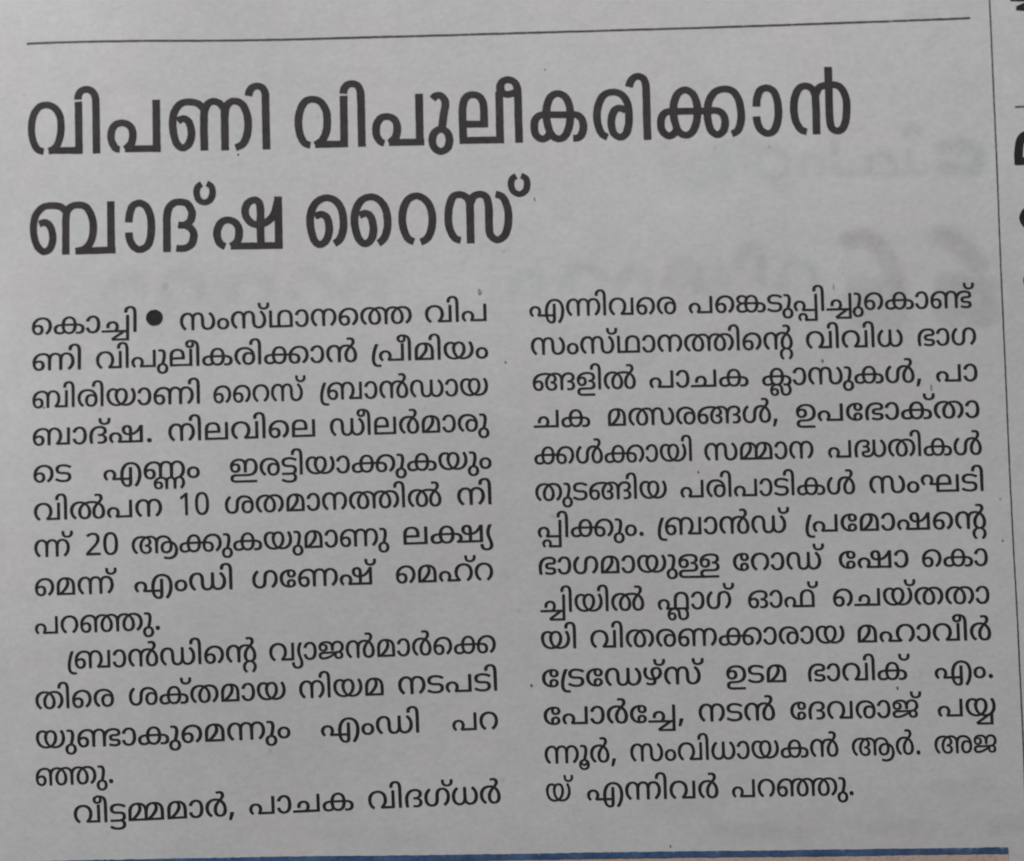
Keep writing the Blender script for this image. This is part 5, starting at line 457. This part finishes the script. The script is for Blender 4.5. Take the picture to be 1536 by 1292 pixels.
# ---------------------------------------------------------------- letters
def flatten(spec, n=4):
    out = []
    for part in spec.split('|'):
        pts = []
        for tok in part.split():
            on = not tok.startswith('~')
            x, y = tok.lstrip('~').split(',')
            pts.append((float(x), float(y), on))
        full = []
        for i, a in enumerate(pts):
            b = pts[(i + 1) % len(pts)]
            full.append(a)
            if not a[2] and not b[2]:
                full.append(((a[0] + b[0]) / 2, (a[1] + b[1]) / 2, True))
        k = next(i for i, q in enumerate(full) if q[2])
        full = full[k:] + full[:k]
        poly, i, L = [], 0, len(full)
        while i < L:
            a, b = full[i], full[(i + 1) % L]
            poly.append((a[0], a[1]))
            if b[2]:
                i += 1
            else:
                c = full[(i + 2) % L]
                for s in range(1, n):
                    t = s / n
                    poly.append(((1 - t) ** 2 * a[0] + 2 * t * (1 - t) * b[0] + t * t * c[0],
                                 (1 - t) ** 2 * a[1] + 2 * t * (1 - t) * b[1] + t * t * c[1]))
                i += 2
        clean = [q for j, q in enumerate(poly) if math.dist(q, poly[j - 1]) > 0.5]
        if len(clean) > 2:
            out.append(clean)
    return out

def weigh(poly, ex, ey):
    """Fatten the upright strokes and thin the level ones, as the news face does."""
    res, n = [], len(poly)
    for i in range(n):
        a, b, c = poly[i - 1], poly[i], poly[(i + 1) % n]
        d1 = Vector((b[0] - a[0], b[1] - a[1])).normalized()
        d2 = Vector((c[0] - b[0], c[1] - b[1])).normalized()
        d = d1 + d2
        if d.length < 1e-6:
            d = d1
        d.normalize()
        res.append((b[0] - d.y * ex, b[1] + d.x * ey))
    return res

def fill_contours(polys):
    """Triangulate outlines by the non-zero winding rule (crossing outlines allowed)."""
    vs, es = [], []
    for p in polys:
        k = len(vs)
        vs += [Vector(q) for q in p]
        es += [(k + i, k + (i + 1) % len(p)) for i in range(len(p))]
    ov, oe, of, *_ = delaunay_2d_cdt(vs, es, [], 0, 1e-4)
    P = np.array([tuple(v) for v in ov])
    F = np.array(of)
    C = P[F].mean(1)
    wind = np.zeros(len(F), int)
    for p in polys:
        a = np.array(p)
        b = np.roll(a, -1, 0)
        for (x0, y0), (x1, y1) in zip(a, b):
            if y0 == y1:
                continue
            up = (C[:, 1] >= y0) & (C[:, 1] < y1) if y1 > y0 else (C[:, 1] >= y1) & (C[:, 1] < y0)
            xs = x0 + (C[:, 1] - y0) * (x1 - x0) / (y1 - y0)
            wind += np.where(up & (xs > C[:, 0]), 1 if y1 > y0 else -1, 0)
    keep = F[wind != 0]
    return P, keep

WEIGHT_X, WEIGHT_Y = 11.0, -7.0
_glyph = {}
def glyph(name):
    if name not in _glyph:
        adv, spec = GLYPHS[name]
        polys = [weigh(p, WEIGHT_X, WEIGHT_Y) for p in flatten(spec)]
        _glyph[name] = (adv, *fill_contours(polys))
    return _glyph[name]

EM = 2.905                   # mm per em of the body type

def set_words(words):
    V, F = [], []
    for run, x0, y0, x1, y1 in words:
        if not run:
            cx, cy, r = (x0 + x1) / 2, (y0 + y1) / 2 + 1.27, (x1 - x0) / 2
            k = len(V)
            n = 30
            V += [(cx + r * math.cos(2 * math.pi * i / n) * random.uniform(.97, 1.03),
                   cy + r * .93 * math.sin(2 * math.pi * i / n) * random.uniform(.97, 1.03)) for i in range(n)]
            F.append(list(range(k, k + n)))
            continue
        pen, placed, lo, hi = 0.0, [], 1e9, -1e9
        for g in run:
            adv, P, T = glyph(g)
            placed.append((pen, P, T))
            lo, hi = min(lo, pen + P[T].reshape(-1, 2)[:, 0].min()), max(hi, pen + P[T].reshape(-1, 2)[:, 0].max())
            pen += adv
        length = math.hypot(x1 - x0, y1 - y0)
        dx, dy = (x1 - x0) / length, (y1 - y0) / length
        sx = length / (hi - lo)
        sy = EM / 1000
        for off, P, T in placed:
            k = len(V)
            a = (P[:, 0] + off - lo) * sx
            b = P[:, 1] * sy
            V += list(zip(x0 + a * dx - b * dy, y0 + a * dy + b * dx))
            F += (T + k).tolist()
    return V, F

def spline(nodes, closed=False, step=6):
    pts, n = [], len(nodes)
    if n == 2 and not closed:
        a, b = nodes
        m = max(2, int(math.dist(a, b) / 0.4))
        return [(a[0] + (b[0] - a[0]) * i / m, a[1] + (b[1] - a[1]) * i / m) for i in range(m + 1)]
    for i in range(n if closed else n - 1):
        if closed:
            q = [nodes[(i + j) % n] for j in (-1, 0, 1, 2)]
        else:
            q = [nodes[max(0, i - 1)], nodes[i], nodes[i + 1], nodes[min(n - 1, i + 2)]]
        # centripetal Catmull-Rom keeps straight runs straight
        t = [0.0]
        for j in range(3):
            t.append(t[-1] + max(1e-6, math.dist(q[j], q[j + 1])) ** 0.5)
        for s in range(step):
            u = t[1] + (t[2] - t[1]) * s / step
            L = lambda a, b, ta, tb: tuple(((tb - u) * a[k] + (u - ta) * b[k]) / (tb - ta) for k in (0, 1))
            if t[1] - t[0] < 1e-2: a1 = q[1]
            else: a1 = L(q[0], q[1], t[0], t[1])
            a2 = L(q[1], q[2], t[1], t[2])
            if t[3] - t[2] < 1e-2: a3 = q[2]
            else: a3 = L(q[2], q[3], t[2], t[3])
            b1 = L(a1, a2, t[0], t[2])
            b2 = L(a2, a3, t[1], t[3])
            pts.append(L(b1, b2, t[1], t[2]))
    if not closed:
        pts.append(nodes[-1])
    return pts

def draw_strokes(strokes, upright, level, ragged=0.012):
    """Broad-pen strokes joined into one flat drawing: uprights thicker than levels."""
    V, Q = [], []
    for kind, wf, nodes in strokes:
        if isinstance(nodes, str):
            nodes = [tuple(float(c) for c in t.split(',')) for t in nodes.split()]
        pts = spline(nodes, kind == 'c')
        n = len(pts)
        k = len(V)
        for i, p in enumerate(pts):
            a = pts[i - 1] if (i > 0 or kind == 'c') else p
            b = pts[(i + 1) % n] if (i < n - 1 or kind == 'c') else p
            d = Vector((b[0] - a[0], b[1] - a[1])).normalized()
            w = wf * 0.5 * (upright * d.y ** 2 + level * d.x ** 2)
            for s in (1, -1):
                r = w + random.uniform(-ragged, ragged)
                V.append(Vector((p[0] - d.y * r * s, p[1] + d.x * r * s)))
        m = n if kind == 'c' else n - 1
        for i in range(m):
            j = (i + 1) % n
            Q.append([k + 2 * i, k + 2 * i + 1, k + 2 * j + 1, k + 2 * j])
    quads = []
    for q in Q:
        p = [(V[i].x, V[i].y) for i in q]
        area = sum(p[i - 1][0] * p[i][1] - p[i][0] * p[i - 1][1] for i in range(4))
        quads.append(p if area > 0 else p[::-1])
    P, T = fill_contours(quads)
    return P.tolist(), T.tolist()

def ribbon(nodes, width, ragged=0.0, step=8):
    pts = spline(nodes, False, step) if len(nodes) > 2 else spline(nodes)
    V, F = [], []
    for i, p in enumerate(pts):
        a, b = pts[max(0, i - 1)], pts[min(len(pts) - 1, i + 1)]
        d = Vector((b[0] - a[0], b[1] - a[1])).normalized()
        for s in (1, -1):
            r = width / 2 * random.uniform(1 - ragged, 1 + ragged)
            V.append((p[0] - d.y * r * s, p[1] + d.x * r * s))
    for i in range(len(pts) - 1):
        F.append([2 * i + 1, 2 * i + 3, 2 * i + 2, 2 * i])
    return V, F

def grid(x0, x1, y0, y1, step):
    nx, ny = int(round((x1 - x0) / step)), int(round((y1 - y0) / step))
    X = np.linspace(x0, x1, nx + 1)
    Y = np.linspace(y0, y1, ny + 1)
    V = [(x, y) for y in Y for x in X]
    F = [[j * (nx + 1) + i, j * (nx + 1) + i + 1, (j + 1) * (nx + 1) + i + 1, (j + 1) * (nx + 1) + i]
         for j in range(ny) for i in range(nx)]
    return V, F

# ---------------------------------------------------------------- the table under the page
def box_mesh(name, x0, x1, y0, y1, z0, z1, mat):
    me = bpy.data.meshes.new(name)
    v = [(x, y, z) for z in (z0, z1) for y in (y0, y1) for x in (x0, x1)]
    me.from_pydata(v, [], [(0, 2, 3, 1), (4, 5, 7, 6), (0, 1, 5, 4), (1, 3, 7, 5), (3, 2, 6, 7), (2, 0, 4, 6)])
    me.materials.append(mat)
    o = bpy.data.objects.new(name, me)
    COL.objects.link(o)
    return o

table = box_mesh('table_top', -0.5, 0.5, -0.4, 0.4, -0.035, -0.0062, table_material())
table['kind'] = 'structure'
table['label'] = 'plain brown table top under the newspaper'

# ---------------------------------------------------------------- the page
PX0, PX1, PY0, PY1 = -62.0, 82.0, -66.0, 66.0
V, F = grid(PX0, PX1, PY0, PY1, 1.0)
v = np.array(V) * MM
z = lift(v[:, 0], v[:, 1])
top = np.column_stack([v, z])
under = top.copy()
under[:, 2] -= 0.09 * MM
n = len(V)
nx, ny = int(PX1 - PX0) + 1, int(PY1 - PY0) + 1
faces = F + [[a + n for a in reversed(f)] for f in F]
loop = [i for i in range(nx)] + [j * nx + nx - 1 for j in range(1, ny)] + \
       [(ny - 1) * nx + i for i in range(nx - 2, -1, -1)] + [j * nx for j in range(ny - 2, 0, -1)]
for i, a in enumerate(loop):
    b = loop[(i + 1) % len(loop)]
    faces.append([b, a, a + n, b + n])
me = bpy.data.meshes.new('newspaper_page')
me.from_pydata(np.vstack([top, under]).tolist(), [], faces)
me.materials.append(M_PAPER)
me.update()
for p in me.polygons[:len(F)]:
    p.use_smooth = True
page = bpy.data.objects.new('newspaper_page', me)
COL.objects.link(page)
page['label'] = 'grey newsprint page with a two-line bold headline over two columns of text'
page['category'] = 'newspaper'

# print that shows through from the other side, faint and soft
def show_through(name, tone, mat, label):
    marks = [s for s in SHOW_THROUGH if s[0] == tone]
    allp = [p for s in marks for p in s[3]]
    x0, x1 = min(p[0] for p in allp) - 6, max(p[0] for p in allp) + 6
    y0, y1 = min(p[1] for p in allp) - 6, max(p[1] for p in allp) + 6
    V, F = grid(x0, x1, y0, y1, 0.4)
    P = np.array(V)
    dens = np.zeros(len(P))
    for _, d, w, nodes in marks:
        line = spline(nodes) if len(nodes) > 2 else list(nodes)
        best = np.full(len(P), 1e9)
        for a, b in zip(line[:-1], line[1:]):
            a, b = np.array(a), np.array(b)
            ab = b - a
            t = np.clip(((P - a) @ ab) / max(1e-9, ab @ ab), 0, 1)
            best = np.minimum(best, np.linalg.norm(P - (a + t[:, None] * ab), axis=1))
        soft = np.clip((w / 2 + 0.5 - best) / 1.0, 0, 1)
        soft = soft * soft * (3 - 2 * soft)
        dens = np.maximum(dens, 0.82 * d * soft)
    keep = [f for f in F if max(dens[i] for i in f) > 0.0005]
    root = {}
    def find(i):
        while root.setdefault(i, i) != i:
            i = root[i]
        return i
    for f in keep:
        for i in f[1:]:
            root[find(i)] = find(f[0])
    islands = {}
    for f in keep:
        islands.setdefault(find(f[0]), []).append(f)
    for part in islands.values():
        used = sorted({i for f in part for i in f})
        idx = {i: k for k, i in enumerate(used)}
        o = ink_object(name, ([V[i] for i in used], [[idx[i] for i in f] for f in part]), mat, page,
                       0.4 if tone == 'cool' else 0.6, label)
        att = o.data.attributes.new('ink_density', 'FLOAT', 'POINT')
        att.data.foreach_set('value', [float(dens[i]) for i in used])

show_through('show_through_print', 'cool', M_GHOST_COOL, 'faint bluish print showing through from the back of the sheet')
show_through('show_through_mark', 'warm', M_GHOST_WARM, 'faint pinkish curved mark showing through from the back of the sheet')

ink_object('headline_line', draw_strokes(HEADLINE_ONE, 0.735, 0.605), M_HEAD, page, 1.0, 'upper line of the large bold headline')
ink_object('headline_line', draw_strokes(HEADLINE_TWO, 0.735, 0.605), M_HEAD, page, 1.0, 'lower, shorter line of the large bold headline')

for side, column in (('left', LEFT_COLUMN), ('right', RIGHT_COLUMN)):
    for words in column:
        ink_object('text_line', set_words(words), M_BODY, page)

ink_object('headline_rule', ribbon(TOP_RULE, 0.15, 0.2, 30), M_RULE, page, 1.0, 'thin grey rule above the headline')
ink_object('column_rule', ribbon(COLUMN_RULE, 0.14, 0.2, 30), M_RULE, page, 1.0, 'thin upright rule at the right of the article')
ink_object('story_rule', ribbon(SIDE_RULE, 0.14, 0.2), M_RULE, page, 1.0, 'short rule in the next column')
for strokes in SIDE_LETTERS:
    ink_object('neighbour_letter', draw_strokes(strokes, 0.70, 0.60), M_BODY, page, 1.0, 'part of a bold letter of the next article')

# tinted box at the foot of the article
tint = ink_object('tinted_box', (lambda q: q)((lambda top, bot: (
    [p for i in range(len(top)) for p in [(top[i][0] + (bot[i][0] - top[i][0]) * k / 12, top[i][1] + (bot[i][1] - top[i][1]) * k / 12) for k in range(13)]],
    [[i * 13 + k, i * 13 + k + 1, (i + 1) * 13 + k + 1, (i + 1) * 13 + k] for i in range(len(top) - 1) for k in range(12)]))(
    spline(BOX_TOP, False, 12),
    [(BOX_BOTTOM[0][0] + (BOX_BOTTOM[1][0] - BOX_BOTTOM[0][0]) * i / 84, BOX_BOTTOM[0][1] + (BOX_BOTTOM[1][1] - BOX_BOTTOM[0][1]) * i / 84) for i in range(85)])),
    M_PINK, page, 1.0, 'pale pink tint panel at the foot of the page')
ink_object('border', ribbon(BOX_TOP, 0.55, 0.10, 30), M_BLUE, tint, 2.0, 'thick blue border along the top of the panel')

for x, y, a, b, faint in SPECKS:
    k = 14
    ink_object('ink_speck', ([(x + a * math.cos(2 * math.pi * i / k) * random.uniform(.7, 1.15), y + b * math.sin(2 * math.pi * i / k) * random.uniform(.7, 1.15)) for i in range(k)],
                             [list(range(k))]), M_FAINT if faint else M_SPECK, page)
